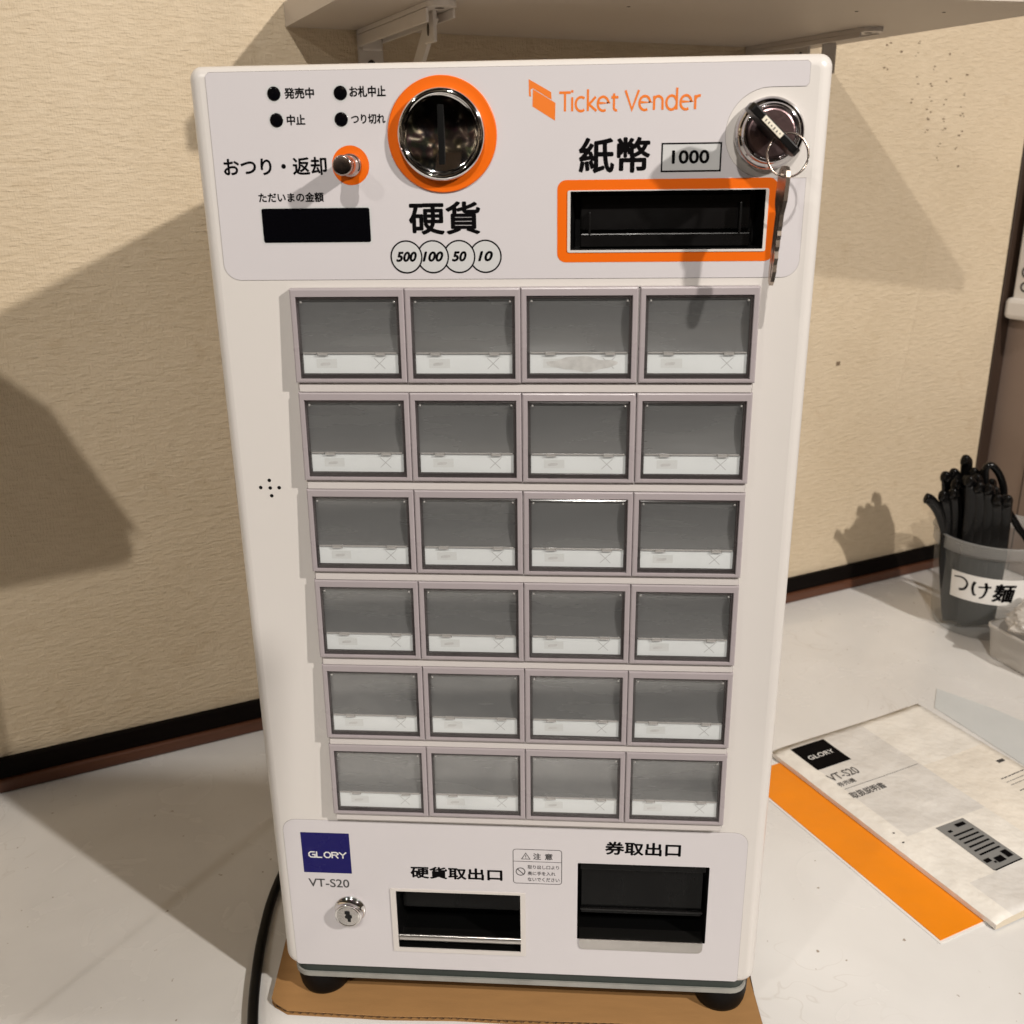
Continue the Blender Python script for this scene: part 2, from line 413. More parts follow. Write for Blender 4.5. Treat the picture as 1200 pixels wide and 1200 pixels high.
def glyphs(bm, body, bold=0.0, shear=0.0, mp=None, x0=0, x1=1, z0=0, z1=1, mi=0):
    """text outlines scaled into the box x0..x1, z0..z1 and mapped by mp((x, z)) -> world mm"""
    cu = bpy.data.curves.new("tmp", 'FONT'); cu.body = body; cu.size = 1; cu.shear = shear; cu.resolution_u = 4
    o = bpy.data.objects.new("tmp", cu); COL.objects.link(o)
    dg = bpy.context.evaluated_depsgraph_get(); dg.update()
    me = bpy.data.meshes.new_from_object(o.evaluated_get(dg), depsgraph=dg)
    bpy.data.objects.remove(o); bpy.data.curves.remove(cu)
    xs = [v.co.x for v in me.vertices]; ys = [v.co.y for v in me.vertices]
    ax, bx, ay, by = min(xs), max(xs), min(ys), max(ys)
    b = bmesh.new(); b.from_mesh(me); bpy.data.meshes.remove(me)
    g_ = bold * 0.9 * (z1 - z0)                      # stroke gain in mm: overlapping copies make the weight
    sx_, sz_ = (x1 - x0 - 2 * g_) / (bx - ax), (z1 - z0 - 2 * g_) / (by - ay)
    dirs = [(0, 0)] + ([(math.cos(a_ * math.pi / 4), math.sin(a_ * math.pi / 4)) for a_ in range(8)] if bold else [])
    for k, (dx_, dz_) in enumerate(dirs):
        c = b.copy()
        for v in c.verts:
            p = Vector(mp((x0 + g_ + (v.co.x - ax) * sx_ + dx_ * g_, z0 + g_ + (v.co.y - ay) * sz_ + dz_ * g_)))
            v.co = p + TOCAM * (0.004 * k)
        for f in c.faces: f.material_index = mi
        merge(bm, c)
    b.free()
def stroke(bm, pts, wd, mp, mi=0, closed=False):
    """flat line of constant width along 2D points"""
    P = [Vector((p[0], p[1])) for p in pts]; n = len(P); Lf, Rt = [], []
    for i in range(n):
        a = P[i - 1] if (i > 0 or closed) else P[i]; c = P[(i + 1) % n] if (i < n - 1 or closed) else P[i]
        d1 = (P[i] - a); d2 = (c - P[i])
        if d1.length < 1e-9: d1 = d2
        if d2.length < 1e-9: d2 = d1
        d1.normalize(); d2.normalize()
        n1 = Vector((-d1.y, d1.x)); n2 = Vector((-d2.y, d2.x)); nn = n1 + n2
        nn = nn.normalized() if nn.length > 1e-6 else n1
        s = wd / 2 / max(0.5, nn.dot(n1))
        Lf.append(bm.verts.new(mp(P[i] + nn * s))); Rt.append(bm.verts.new(mp(P[i] - nn * s)))
    for i in range(n if closed else n - 1):
        j = (i + 1) % n
        face(bm, (Rt[i], Rt[j], Lf[j], Lf[i]), mi)

# ================================================================== THE SETTING
ZC = -44.0                                           # counter top
WA = Vector((-478.6, 222.5, 0)); WD = Vector((0.87293, 0.48787, 0)); WN = Vector((0.48787, -0.87293, 0))
WANG = math.atan2(WD.y, WD.x)
def wp(al, out, z): return WA + WD * al + WN * out + Vector((0, 0, z))     # along the wall, out of the wall, height
MW = Matrix.Translation(WA) @ Matrix.Rotation(WANG, 4, 'Z')                # wall frame: x along, -y out, z up
def wallbox(bm, a0, a1, o0, o1, z0, z1, mi=0, bev=0.0): box(bm, a0, a1, -o1, -o0, z0, z1, mi, bev, MW)

def wall_obj(name, bm, mats, **kw):
    o = obj(name, bm, mats, **kw)                    # give it the wall's own axes so its texture follows the wall
    me = o.data
    inv = (Matrix.Translation(WA * MM) @ Matrix.Rotation(WANG, 4, 'Z')).inverted()
    me.transform(inv); o.matrix_world = inv.inverted(); WORLD[o] = WA.copy()
    return o
# counter: front edge parallel to the wall
bm = bmesh.new(); wallbox(bm, -700, 1750, 0, 760, ZC - 36, ZC, 0, 2.0)
wall_obj("counter", bm, COUNTER, kind="structure", label="white laminate counter top with dried smudges under the ticket machine", cat="counter")
bm = bmesh.new(); wallbox(bm, -700, 1197, -60, 0, ZC - 40, 1500)
# small nail holes in rows near the corner
for cx_, zs_ in ((1010, (600, 585, 560, 540)), (1035, (575, 556, 541, 529, 520, 505)), (1060, (590, 560, 538, 520, 508, 495, 480)), (1088, (570, 548, 530, 522, 505, 490, 470)), (965, (596, 570)), (985, (585,))):
    for z_ in zs_:
        for _ in range(2):
            a_, zz = cx_ + random.uniform(-5, 3), z_ + random.uniform(-4, 4)
            wallbox(bm, a_, a_ + random.uniform(1.5, 3.6), 0, 0.35, zz, zz + random.uniform(0.7, 1.5), 1)
for a_, z_, s_ in ((35, 585, 3), (935, 250, 6), (310, 130, 4), (20, 290, 3)):
    wallbox(bm, a_, a_ + s_, 0, 0.3, z_, z_ + s_ * .8, 1)
rb = [(1070, 478), (1060, 375), (1045, 255), (1027, 140)]   # raised crease where a strip of wallpaper has lifted
for k in range(3):
    (a0, z0_), (a1, z1_) = rb[k], rb[k + 1]; w0, w1 = (1.2, 4, 5, 1.5)[k], (1.2, 4, 5, 1.5)[k + 1]; h0, h1 = (.1, 1.3, 1.3, .1)[k], (.1, 1.3, 1.3, .1)[k + 1]
    loft(bm, [[wp(a0 - w0, 0.05, z0_), wp(a0, h0, z0_), wp(a0 + w0, 0.05, z0_)], [wp(a1 - w1, 0.05, z1_), wp(a1, h1, z1_), wp(a1 + w1, 0.05, z1_)]], 0, True, False, False)
wall_obj("back_wall", bm, [WALLP, PRICK], kind="structure", label="cream woven wallpaper wall behind the ticket machine", cat="wall")
bm = bmesh.new(); wallbox(bm, 1218, 1270, -60, 330, ZC + 0.5, 1500, 0, 1)
wallbox(bm, 1217.4, 1218.5, 57, 58.2, ZC + 1, 1499, 1)
wall_obj("side_wall", bm, [SIDEM, HOLEM], kind="structure", label="beige brown side wall panel at the right behind the tub", cat="wall")
bm = bmesh.new(); wallbox(bm, 1197.5, 1217.5, -60, 2, ZC + 0.5, 1500, 0, 1.5)
wall_obj("corner_post", bm, POSTM, label="dark brown wooden post in the corner where the two walls meet", cat="post")
t = empty("skirting_trim", wp(400, 0, ZC), "black and red brown wooden trim along the foot of the cream wall", "trim")
bm = bmesh.new(); wallbox(bm, -700, 1197, 0.3, 9, ZC + 0.3, -30.5, 0, 2.5)
wall_obj("lower_strip", bm, TRIMR, parent=None).parent = t
bm = bmesh.new(); wallbox(bm, -700, 1197, 0.3, 7, -30.2, -11.5, 0, 1.2)
wall_obj("upper_strip", bm, TRIMB, parent=None).parent = t
for c_ in t.children:
    c_.matrix_parent_inverse = Matrix.Translation(-t.location)

# shelf with brackets
sh = empty("wall_shelf", wp(585, 150, 586), "white wall shelf seen from below, above the ticket machine", "shelf")
def part_w(name, bm, mats, parent, **kw):
    o = wall_obj(name, bm, mats, **kw); o.parent = parent
    o.matrix_parent_inverse = Matrix.Translation(-WORLD[parent] * MM)
    return o
bm = bmesh.new()                                     # board, narrower towards its left end
bq = [(314, 0.5), (852, 0.5), (852, 326), (314, 215)]
fill(bm, [bq], lambda p: wp(p[0], p[1], 586), 0, Vector((0, 0, -1))); fill(bm, [bq], lambda p: wp(p[0], p[1], 604), 0, Vector((0, 0, 1)))
bridge(bm, [wp(*p, 586) for p in bq], [wp(*p, 604) for p in bq], 0)
for a_, o_ in ((700, 230), (770, 250), (520, 190)): wallbox(bm, a_, a_ + 2, o_, o_ + 2, 585.7, 586.5, 1)
part_w("board", bm, [SHELFM, HOLEM], sh)
def bracket(al, reach, strut_o, plate=False, deep=573):
    bm = bmesh.new()
    # arm: flat bar with rounded end under the board, with turned down flange
    lp = [(al - 11, 4), (al + 11, 4)] + [(al + 11 * math.cos(R(a)), reach + 11 * math.sin(R(a))) for a in range(0, 181, 20)]
    mp = lambda z: (lambda p: wp(p[0], p[1], z))
    fill(bm, [lp], mp(582.4), 0, Vector((0, 0, -1)))
    bridge(bm, [mp(582.4)(p) for p in lp], [mp(585.8)(p) for p in lp], 0)
    wallbox(bm, al - 11, al - 9, 4, reach, deep, 582.2, 0, .6)
    wallbox(bm, al + 9, al + 11, 4, reach, deep + 3, 582.2, 0, .6)
    for o_ in (22, 60, reach - 2):                                    # screw holes in the arm
        fill(bm, [[(al + 3.4 * math.cos(2 * math.pi * k / 14), o_ + 3.4 * math.sin(2 * math.pi * k / 14)) for k in range(14)]], mp(582.2), 1, Vector((0, 0, -1)))
    # plate on the wall
    wallbox(bm, al - 11, al + 11, 0.6, 3.4, 470, 586, 0, .8)
    for z_ in (558, 500):
        lp2 = [(al + 4 * math.cos(2 * math.pi * k / 14), z_ + 5.5 * math.sin(2 * math.pi * k / 14)) for k in range(14)]
        fill(bm, [lp2], lambda p: wp(p[0], 3.7, p[1]), 1, WN)
    wallbox(bm, al - 9, al + 9, 3.4, 9, 570, 584, 0, 1.5)
    b = part_w("shelf_bracket", bm, [BRKT, HOLEM], sh)
    bm = bmesh.new()                                                  # folding strut
    p0, p1 = (strut_o, 583), (6, 462)
    dx, dz = p1[0] - p0[0], p1[1] - p0[1]; ln = math.hypot(dx, dz); ux, uz = dx / ln, dz / ln; nx, nz_ = -uz, ux
    lp3 = [(p0[0] + nx * 7, p0[1] + nz_ * 7), (p0[0] - nx * 7, p0[1] - nz_ * 7), (p1[0] - nx * 7, p1[1] - nz_ * 7), (p1[0] + nx * 7, p1[1] + nz_ * 7)]
    for s0, s1 in ((-1.5, 1.5),):
        A = [wp(al + s0 + 4, o_, z_) for o_, z_ in lp3]; B = [wp(al + s1 + 4, o_, z_) for o_, z_ in lp3]
        face(bm, [bm.verts.new(p) for p in A]); face(bm, [bm.verts.new(p) for p in B[::-1]]); bridge(bm, A, B, 0)
    hinge = [wp(al + 4, strut_o + d_, 570 + e_) for d_, e_ in ((-9, 12), (9, 12), (8, -12), (-6, -14))]
    wallbox(bm, al - 1, al + 2.2, strut_o - 10, strut_o + 10, 562, 583, 0, 1.2)
    if plate: wallbox(bm, al + 14, al + 31, strut_o + 10.5, strut_o + 13, 556, 583, 0, 1.2)
    lp2 = [(strut_o + 2.5 * math.cos(2 * math.pi * k / 12), 571 + 4.5 * math.sin(2 * math.pi * k / 12)) for k in range(12)]
    fill(bm, [lp2], lambda p: wp(al - 1.2, p[0], p[1]), 1, -WD)
    s = part_w("strut", bm, [BRKT, HOLEM], b)
    s.parent = b; s.matrix_parent_inverse = Matrix(); s.matrix_basis = Matrix()
    return b
bracket(384, 165, 142)
bracket(786, 158, 72, True, 578)

# ================================================================== THE TICKET MACHINE
mach = empty("ticket_machine", (0, 120, -40), "white tabletop ticket vending machine with six rows of blank grey buttons", "ticket machine")
HOLE_BILL = rrect(31.0, 123.2, 438.5, 466.0, 0.6, 2)
HOLE_COIN = rrect(-75.1, 3.3, 8.0, 53.0, 0.6, 2)
HOLE_TKT = rrect(38.2, 117.5, 20.5, 78.0, 0.6, 2)
HOLES = [HOLE_BILL, HOLE_COIN, HOLE_TKT]
# front panel: flat face with the three openings, rolled edges
bm = bmesh.new()
X0, X1, Z0, Z1 = -150.0, 150.0, -10.8, 524.0
def fr_loop(ins, y): return [Vector((p[0], y, p[1])) for p in rrect(X0 + ins, X1 - ins, Z0 + ins * .7, Z1 - ins * .8, (max(9 - ins * .8, 2), max(6 - ins * .6, 1.5), max(6 - ins * .6, 1.5), max(9 - ins * .8, 2)), 6)]
fz = 6.5
loops = [fr_loop(0, 19.0), fr_loop(0, fz)]
for k in range(1, 8):
    a = math.pi / 2 * k / 7
    loops.append(fr_loop(fz * (1 - math.cos(a)), fz * (1 - math.sin(a))))
loft(bm, loops, 0, True, flip=False)
fill(bm, [[(p.x, p.z) for p in loops[-1]]] + HOLES, FRONT(0.0), 0)
for h in HOLES: bridge(bm, [FRONT(0)(p) for p in h], [FRONT(5)(p) for p in h], 0)
obj("front_panel", bm, PAINT, mach)
# body behind
bm = bmesh.new(); box(bm, -148.2, 148.2, 19.2, 245, -10.5, 522.5, 0, 3.0)
bm.normal_update()
bmesh.ops.delete(bm, geom=[f for f in bm.faces if f.normal.y < -.9], context='FACES')
obj("body", bm, PAINT, mach)
# base
bm = bmesh.new()
lp = rrect(-146, 146, 3, 244, 10, 5)
for (z0_, z1_, ins, mi) in ((-17.2, -11.0, 0.2, 1), (-20.5, -17.2, -1.0, 0)):
    q = rrect(-146 + ins, 146 - ins, 3 + ins, 244 - ins, 10 - ins, 5)
    A = [Vector((p[0], p[1], z0_)) for p in q]; B = [Vector((p[0], p[1], z1_)) for p in q]
    bridge(bm, A, B, mi, True)
    face(bm, [bm.verts.new(p) for p in A[::-1]], mi); face(bm, [bm.verts.new(p) for p in B], mi)
obj("base_plate", bm, [BASEP, BASED], mach)
for fx, fy in ((-131, 21.5), (132, 21.5), (-131, 215), (132, 215)):
    bm = bmesh.new()
    lathe(bm, fx, 0, [(17.2, -20.6), (17.6, -24), (17.4, -31), (16.6, -36.5), (15.6, -39.4), (14, -40)], 40, 0, True, True, 'Z', fy)
    lathe(bm, fx, 0, [(17.4, -20.7), (0.5, -20.65)], 40, 0, False, False, 'Z', fy)
    obj("foot", bm, RUBBER, mach)

# printed films
def film(name, loops, mats=(DECAL, GROOVE), line=0.32):
    bm = bmesh.new()
    outer = loops[0]
    sheet(bm, loops, 0.0, 0.30, 0, 0)
    stroke(bm, outer, line, FRONT(-0.02), 1, True)
    return obj(name, bm, list(mats), mach)
arc = [(122.3 + 19.8 * math.cos(R(a)), 490.4 + 19.8 * math.sin(R(a))) for a in range(90, 271, 10)]
outline = [(-141.2, 433)] + [(-133.2 + 8 * math.cos(R(a)), 433.4 + 8 * math.sin(R(a))) for a in range(190, 271, 16)] \
    + [(133 + 8 * math.cos(R(a)), 433.3 + 8 * math.sin(R(a))) for a in range(270, 361, 15)] + [(141, 470.6)] + arc[::-1] \
    + [(137.8, 510.2), (139, 511.4), (139, 519.6), (137.8, 520.8), (-139, 520.8), (-140.6, 519.2)]
# front face of the control film; outline runs counter-clockwise
film("control_film", [outline, HOLE_BILL])
film("lower_film", [rrect(-142.3, 139, -8.4, 103.2, (2, 8, 8, 2), 6), HOLE_COIN, HOLE_TKT])
YF = -0.30                                           # face of the films
YP = -0.36                                           # print on the films

# indicator lights
for cx_, cz_ in ((-108.4, 511.1), (-108.2, 499.5), (-76.7, 510.9), (-77.1, 499.4)):
    bm = bmesh.new()
    fill(bm, [circle(cx_, cz_, 4.0, 32)], FRONT(YF - .05), 1)
    lathe(bm, cx_, cz_, [(3.2, YF - .06), (3.15, YF - .25), (2.6, YF - .34)], 32, 0, True, True)
    obj("status_light", bm, [BLACKG, SILVERP], mach)

def lettering(body, x0, x1, z0, z1, bold=0.0, shear=0.0, m_=INK, y=YP, parent=mach, label=None):
    bm = bmesh.new(); glyphs(bm, body, bold, shear, FRONT(y), x0, x1, z0, z1)
    return obj("lettering", bm, m_, parent, label=label)
lettering("発売中", -103.4, -89.2, 508.7, 513.6, 0.036)
lettering("中止", -103.3, -94.4, 497.1, 501.9, 0.036)
lettering("お札中止", -72.4, -55.2, 508.9, 513.8, 0.036)
lettering("つり切れ", -72.4, -56.0, 497.2, 501.6, 0.036)
lettering("おつり・返却", -136.2, -85.6, 474.7, 483.0, 0.03)
lettering("ただいまの金額", -120.4, -88.2, 462.3, 466.9, 0.034)
lettering("硬貨", -47.1, -12.2, 446.5, 462.0, 0.030)
lettering("紙幣", 34.9, 68.4, 473.8, 489.7, 0.032)
lettering("硬貨取出口", -64.8, -7.8, 62.6, 71.6, 0.04)
lettering("券取出口", 54.5, 99.8, 84.9, 94.6, 0.038)
lettering("VT-S20", -129.6, -103.8, 53.4, 59.7, 0.02, 0, INKG)

# display
bm = bmesh.new()
fill(bm, [rrect(-120.4, -65.4, 442.6, 460.3, 1.4, 4)], FRONT(YF - .05), 1)
sheet(bm, [rrect(-119.6, -66.2, 443.4, 459.5, 1.0, 4)], YF - .05, 0.15, 0)
obj("amount_display", bm, [BLACKG, SILVERP], mach)

# coin slot
cc = (-29.4, 491.9)
bm = bmesh.new()
lathe(bm, cc[0], cc[1], [(25.9, 0), (25.9, -1.0), (25.5, -1.3), (21.5, -1.3)], 96, 0, False, True)
oring = obj("coin_slot", bm, ORANGE, mach)
bm = bmesh.new()
lathe(bm, cc[0], cc[1], [(20.6, -1.2), (20.6, -4.2), (20.2, -5.4), (19.3, -6.2), (18.3, -6.3), (17.8, -5.9), (17.4, -5.4)], 96, 0, True, False)
obj("chrome_rim", bm, CHROME, oring)
bm = bmesh.new()
lathe(bm, cc[0], cc[1], [(17.5, -5.3)] + [(17.4 * (1 - k / 14), -5.2 + 2.6 * (1 - (1 - k / 14) ** 2)) for k in range(0, 14)] + [(0.15, -2.6)], 96, 0, True, True)
obj("dished_plate", bm, CHROME, oring)
bm = bmesh.new()
box(bm, cc[0] - 1.5, cc[0] + 1.5, -4.1, -1.0, cc[1] - 15.2, cc[1] + 15.0, 0, 0.2)
obj("slit", bm, CAVITY, oring)

# coin value discs
bm = bmesh.new()
centres = (-49.1, -36.0, -23.0, -10.1)
for i, (cx_, s_) in enumerate(zip(centres, ("500", "100", "50", "10"))):
    y = YP - 0.02 * (4 - i)
    fill(bm, [circle(cx_, 436.1, 7.6, 48)], FRONT(y), 1)
    stroke(bm, circle(cx_, 436.1, 7.6, 48), 0.75, FRONT(y - .008), 0, True)
    hw = {3: 5.2, 2: 3.7}[len(s_)]
    glyphs(bm, s_, 0.065, 0.24, FRONT(y - .012), cx_ - hw, cx_ + hw, 433.7, 438.7, 0)
obj("coin_value_marks", bm, [INK, SILVERP], mach)

# Ticket Vender mark and words
px = lambda u, v: (11.6 + (u - 718) * 0.0998, 515.3 - (v - 133) * 0.0985)
bm = bmesh.new()
for lp in ([(718, 133), (822, 191), (824, 224), (738, 173), (727, 178), (729, 210), (719, 206)], [(737, 176), (842, 238), (840, 316), (735, 252)]):
    fill(bm, [[px(*p) for p in lp][::-1]], FRONT(YP))
obj("ticket_mark", bm, ORANGE_TXT, mach)
def humanist(body_bm, x, z, cap, wd):
    """the words in a light open sans: every letter as strokes; x-height .68 of the cap height"""
    xh = cap * .70; mp = FRONT(YP)
    def arcp(cx_, cz_, rx, rz, a0, a1, n=14): return [(cx_ + rx * math.cos(R(a0 + (a1 - a0) * k / n)), cz_ + rz * math.sin(R(a0 + (a1 - a0) * k / n))) for k in range(n + 1)]
    cnt = [0]
    def st(pts, c=False):
        cnt[0] += 1; stroke(body_bm, pts, wd, FRONT(YP - .004 * cnt[0]), 0, c)
    def e_(x):
        r = xh * .44; st([(x + .12 * xh, z + xh * .56), (x + 2 * r, z + xh * .56)] + arcp(x + r, z + xh * .5, r, xh * .5, 7, 300)); return 2 * r + .22 * xh
    def t_(x):
        st([(x + .22 * xh, z + xh * 1.22), (x + .22 * xh, z + xh * .22)] + arcp(x + .22 * xh + .2 * xh, z + xh * .22, .2 * xh, .2 * xh, 180, 290)[1:]); st([(x, z + xh * .95), (x + .58 * xh, z + xh * .95)]); return .74 * xh
    def n_(x):
        st([(x + wd / 2, z), (x + wd / 2, z + xh)]); st([(x + wd / 2, z + xh * .55)] + arcp(x + xh * .42, z + xh * .60, xh * .36, xh * .37, 165, 0)[1:] + [(x + xh * .78, z)]); return xh * 1.06
    for ch in "Ticket Vender":
        if ch == 'T':
            st([(x + cap * .33, z), (x + cap * .33, z + cap)]); st([(x, z + cap - wd / 2), (x + cap * .66, z + cap - wd / 2)]); x += cap * .68
        elif ch == 'i':
            st([(x + wd / 2, z), (x + wd / 2, z + xh)]); st([(x + wd / 2, z + cap * .93), (x + wd / 2, z + cap * 1.05)]); x += cap * .25
        elif ch == 'c':
            st(arcp(x + xh * .46, z + xh * .5, xh * .44, xh * .5, 52, 308)); x += xh * .92
        elif ch == 'k':
            st([(x + wd / 2, z), (x + wd / 2, z + cap * 1.08)]); st([(x + xh * .74, z + xh), (x + wd, z + xh * .48), (x + xh * .80, z)]); x += xh * .90
        elif ch == 'e': x += e_(x)
        elif ch == 't': x += t_(x)
        elif ch == ' ': x += cap * .28
        elif ch == 'V':
            st([(x, z + cap), (x + cap * .38, z + wd * .3), (x + cap * .76, z + cap)]); x += cap * .80
        elif ch == 'n': x += n_(x)
        elif ch == 'd':
            st(arcp(x + xh * .44, z + xh * .5, xh * .42, xh * .5, 20, 340)); st([(x + xh * .86, z), (x + xh * .86, z + cap * 1.08)]); x += xh * 1.16
        elif ch == 'r':
            st([(x + wd / 2, z), (x + wd / 2, z + xh)]); st([(x + wd / 2, z + xh * .5)] + arcp(x + xh * .42, z + xh * .56, xh * .36, xh * .40, 165, 75)[1:]); x += xh * .6
    return x
probe = bmesh.new(); xe = humanist(probe, 0, 0, 8.6, 1.0); probe.free()
bm = bmesh.new(); humanist(bm, 0, 501.2, 8.6, 1.12)
for v in bm.verts: v.co.x = 25.7 + v.co.x * (91.0 - 25.7) / xe
obj("lettering", bm, ORANGE_TXT, mach)

# bill value box
bm = bmesh.new()
fill(bm, [rrect(73.8, 101.0, 474.3, 486.5, .1, 1)], FRONT(YP), 1)
stroke(bm, [(73.8, 474.3), (101, 474.3), (101, 486.5), (73.8, 486.5)], 0.75, FRONT(YP - .01), 0, True)
glyphs(bm, "1000", 0.05, 0, FRONT(YP - .02), 78.4, 95.8, 477.5, 483.6, 0)
obj("bill_value_mark", bm, [INK, SILVERP], mach)

# bill slot
bm = bmesh.new()
outer = rrect(24.9, 128.4, 433.0, 471.0, 4.2, 6); inner = rrect(29.9, 124.3, 437.7, 466.2, .6, 2)
sheet(bm, [outer, inner], YF, 0.12, 0)
bill = obj("bill_slot", bm, ORANGE, mach)
def cavity(bm, lp, y0, y1, mi=0, taper=0.0):
    cx_ = sum(p[0] for p in lp) / len(lp); cz_ = sum(p[1] for p in lp) / len(lp)
    back = [(cx_ + (p[0] - cx_) * (1 - taper), cz_ + (p[1] - cz_) * (1 - taper)) for p in lp]
    bridge(bm, [FRONT(y0)(p) for p in lp], [FRONT(y1)(p) for p in back], mi, False, False)
    fill(bm, [back], FRONT(y1), mi)
bm = bmesh.new()
fi = rrect(31.2, 123.0, 438.7, 465.8, .3, 2)
sheet(bm, [rrect(29.8, 124.4, 437.6, 466.3, .8, 2), fi], 0.2, 1.0, 0)
obj("slot_frame", bm, CREAMFR, bill)
bm = bmesh.new()
cavity(bm, fi, -0.4, 15, 0, 0.05)
box(bm, 36, 118, 6, 15.5, 439.6, 446, 1, 0.6)
box(bm, 36, 118, 9, 15.5, 447.4, 464, 1, 0.6)
box(bm, 112, 113, 4, 15, 446, 460, 1, 0.2)
box(bm, 40, 41, 4, 15, 446, 456, 1, 0.2)
obj("slot_throat", bm, [CAVITY, BLACK], bill)

# return knob
bm = bmesh.new()
fill(bm, [circle(-74, 478.9, 9.0, 48)], FRONT(YP), 0)
knob = obj("return_knob", bm, ORANGE, mach)
bm = bmesh.new()
lathe(bm, -74, 478.9, [(5.4, YP - .1), (5.4, -2.0), (4.9, -2.6), (4.3, -3), (4.3, -16.2), (4.6, -16.6), (4.6, -18.2), (4.2, -18.8), (3.9, -18.9), (0.4, -18.6)], 40, 0, True, True)
obj("knob_stem", bm, KNOBM, knob)

# speaker holes
bm = bmesh.new()
for du, dv in ((0, 4.3), (-5.1, 0.2), (0.1, 0), (5.0, 0.2), (.5, -4.4)):
    lathe(bm, -129.2 + du, 315.9 + dv, [(1.0, -0.06), (0.85, -0.05)], 16, 0, False, True)
obj("speaker_grille", bm, CAVITY, mach)

# cabinet lock at the top right
LK = (122.3, 490.2)
bm = bmesh.new()
lathe(bm, LK[0], LK[1], [(15.9, 0), (15.9, -2.6), (15.7, -3.6), (15.2, -4.6), (14.4, -5.6), (13.5, -6.4), (13.1, -6.8), (12.9, -8.2), (12.5, -8.8), (11.9, -9.0), (11.6, -8.6), (11.5, -8.0), (11.0, -7.9)], 80, 0, True, False)
lock = obj("cabinet_lock", bm, mat("lock_chrome", (0.52, 0.50, 0.50), 0.1, 1.0), mach)
bm = bmesh.new(); lathe(bm, LK[0], LK[1], [(11.05, -7.8), (10.5, -8.3), (9.9, -8.5), (0.3, -8.5)], 64, 0, False, True)
obj("lock_face", bm, LOCKF, lock)
# lower keylock
bm = bmesh.new()
K2 = (-104.6, 36.8)
lathe(bm, K2[0], K2[1], [(10.0, YF), (10.0, -0.8), (9.4, -1.5), (8.6, -1.8), (8.4, -6.0), (8.0, -6.6), (7.5, -6.7), (7.3, -6.4), (0.3, -6.4)], 64, 0, True, True)
kl = obj("coin_box_lock", bm, CHROME, mach)
bm = bmesh.new()
lathe(bm, K2[0], K2[1], [(7.2, -6.45), (6.8, -6.75), (0.3, -6.75)], 48, 0, False, True)
obj("lock_face", bm, mat("bright_brushed_metal", (0.62, 0.60, 0.58), 0.24, 1.0, var=.15, vscale=100, bump=.2, bscale=500), kl)
bm = bmesh.new()
fill(bm, [[(K2[0] + a_, K2[1] + b_) for a_, b_ in ((-.6, 4.2), (-1.9, 4.0), (-2.1, 1.8), (-.9, 1.4), (-2.0, .2), (-1.9, -1.2), (-.4, -1.8), (-.3, -4), (1.6, -4.2), (1.7, -1.6), (2.6, -.9), (2.4, .9), (1.4, 1.3), (1.3, 4))][::-1]], FRONT(-6.85))
obj("keyhole", bm, CAVITY, kl)

# company plate, caution notice
bm = bmesh.new(); sheet(bm, [rrect(-131.8, -101.6, 64.3, 94.1, .2, 1)], YF, 0.08, 0)
logo = obj("blue_emblem", bm, BLUE, mach)
bm = bmesh.new()
mp = FRONT(YF - .11)
def wide(x, ch):                                      # square extended capitals
    w_, z0_, z1_ = 3.75, 75.9, 79.8; zm = (z0_ + z1_) / 2; r = 1.1
    st = lambda pts, c=False: stroke(bm, pts, 0.85, mp, 0, c)
    if ch == 'G': st([(x + w_, z1_), (x + r, z1_), (x, z1_ - r), (x, z0_ + r), (x + r, z0_), (x + w_, z0_), (x + w_, zm), (x + w_ * .5, zm)])
    if ch == 'L': st([(x, z1_ + .4), (x, z0_), (x + w_ * .9, z0_)])
    if ch == 'O': st([(x + r, z0_), (x + w_ - r, z0_), (x + w_, z0_ + r), (x + w_, z1_ - r), (x + w_ - r, z1_), (x + r, z1_), (x, z1_ - r), (x, z0_ + r)], True)
    if ch == 'R': st([(x, z0_ - .4), (x, z1_), (x + w_ - r, z1_), (x + w_, z1_ - r * .7), (x + w_, zm + r * .6), (x + w_ - r, zm), (x + .4, zm)]); st([(x + w_ * .5, zm), (x + w_, z0_ - .4)])
    if ch == 'Y': st([(x - .4, z1_ + .3), (x + w_ / 2, zm), (x + w_ + .4, z1_ + .3)]); st([(x + w_ / 2, zm), (x + w_ / 2, z0_ - .4)])
for i, ch in enumerate("GLORY"): wide(-127.6 + i * 4.82, ch)
obj("lettering", bm, WHITEINK, logo)

bm = bmesh.new()
mp = FRONT(YP)
sx, sz = -1.1, 86.8
fr = rrect(sx, sx + 29.6, sz - 25.2, sz, 1.8, 4)
stroke(bm, fr, 0.42, mp, 0, True)
stroke(bm, [(sx, sz - 8.9), (sx + 29.6, sz - 8.9)], 0.36, mp, 0)
stroke(bm, [(sx + 5.2, sz - 7.1), (sx + 10.3, sz - 7.1), (sx + 7.75, sz - 2.7)], 0.45, mp, 0, True)
stroke(bm, [(sx + 7.75, sz - 4.2), (sx + 7.75, sz - 5.7)], 0.5, mp, 0); stroke(bm, [(sx + 7.75, sz - 6.1), (sx + 7.75, sz - 6.6)], 0.5, mp, 0)
stroke(bm, circle(sx + 4.45, sz - 16.5, 2.7, 32), 0.6, mp, 0, True)
stroke(bm, [(sx + 2.6, sz - 14.7), (sx + 6.3, sz - 18.3)], 0.6, mp, 0)
glyphs(bm, "注", 0.03, 0, mp, sx + 12.2, sx + 17.0, sz - 7.3, sz - 2.6)
glyphs(bm, "意", 0.03, 0, mp, sx + 19.3, sx + 24.1, sz - 7.3, sz - 2.6)
glyphs(bm, "取り出し口より", 0.02, 0, mp, sx + 8.8, sx + 28.0, sz - 14.3, sz - 11.4)
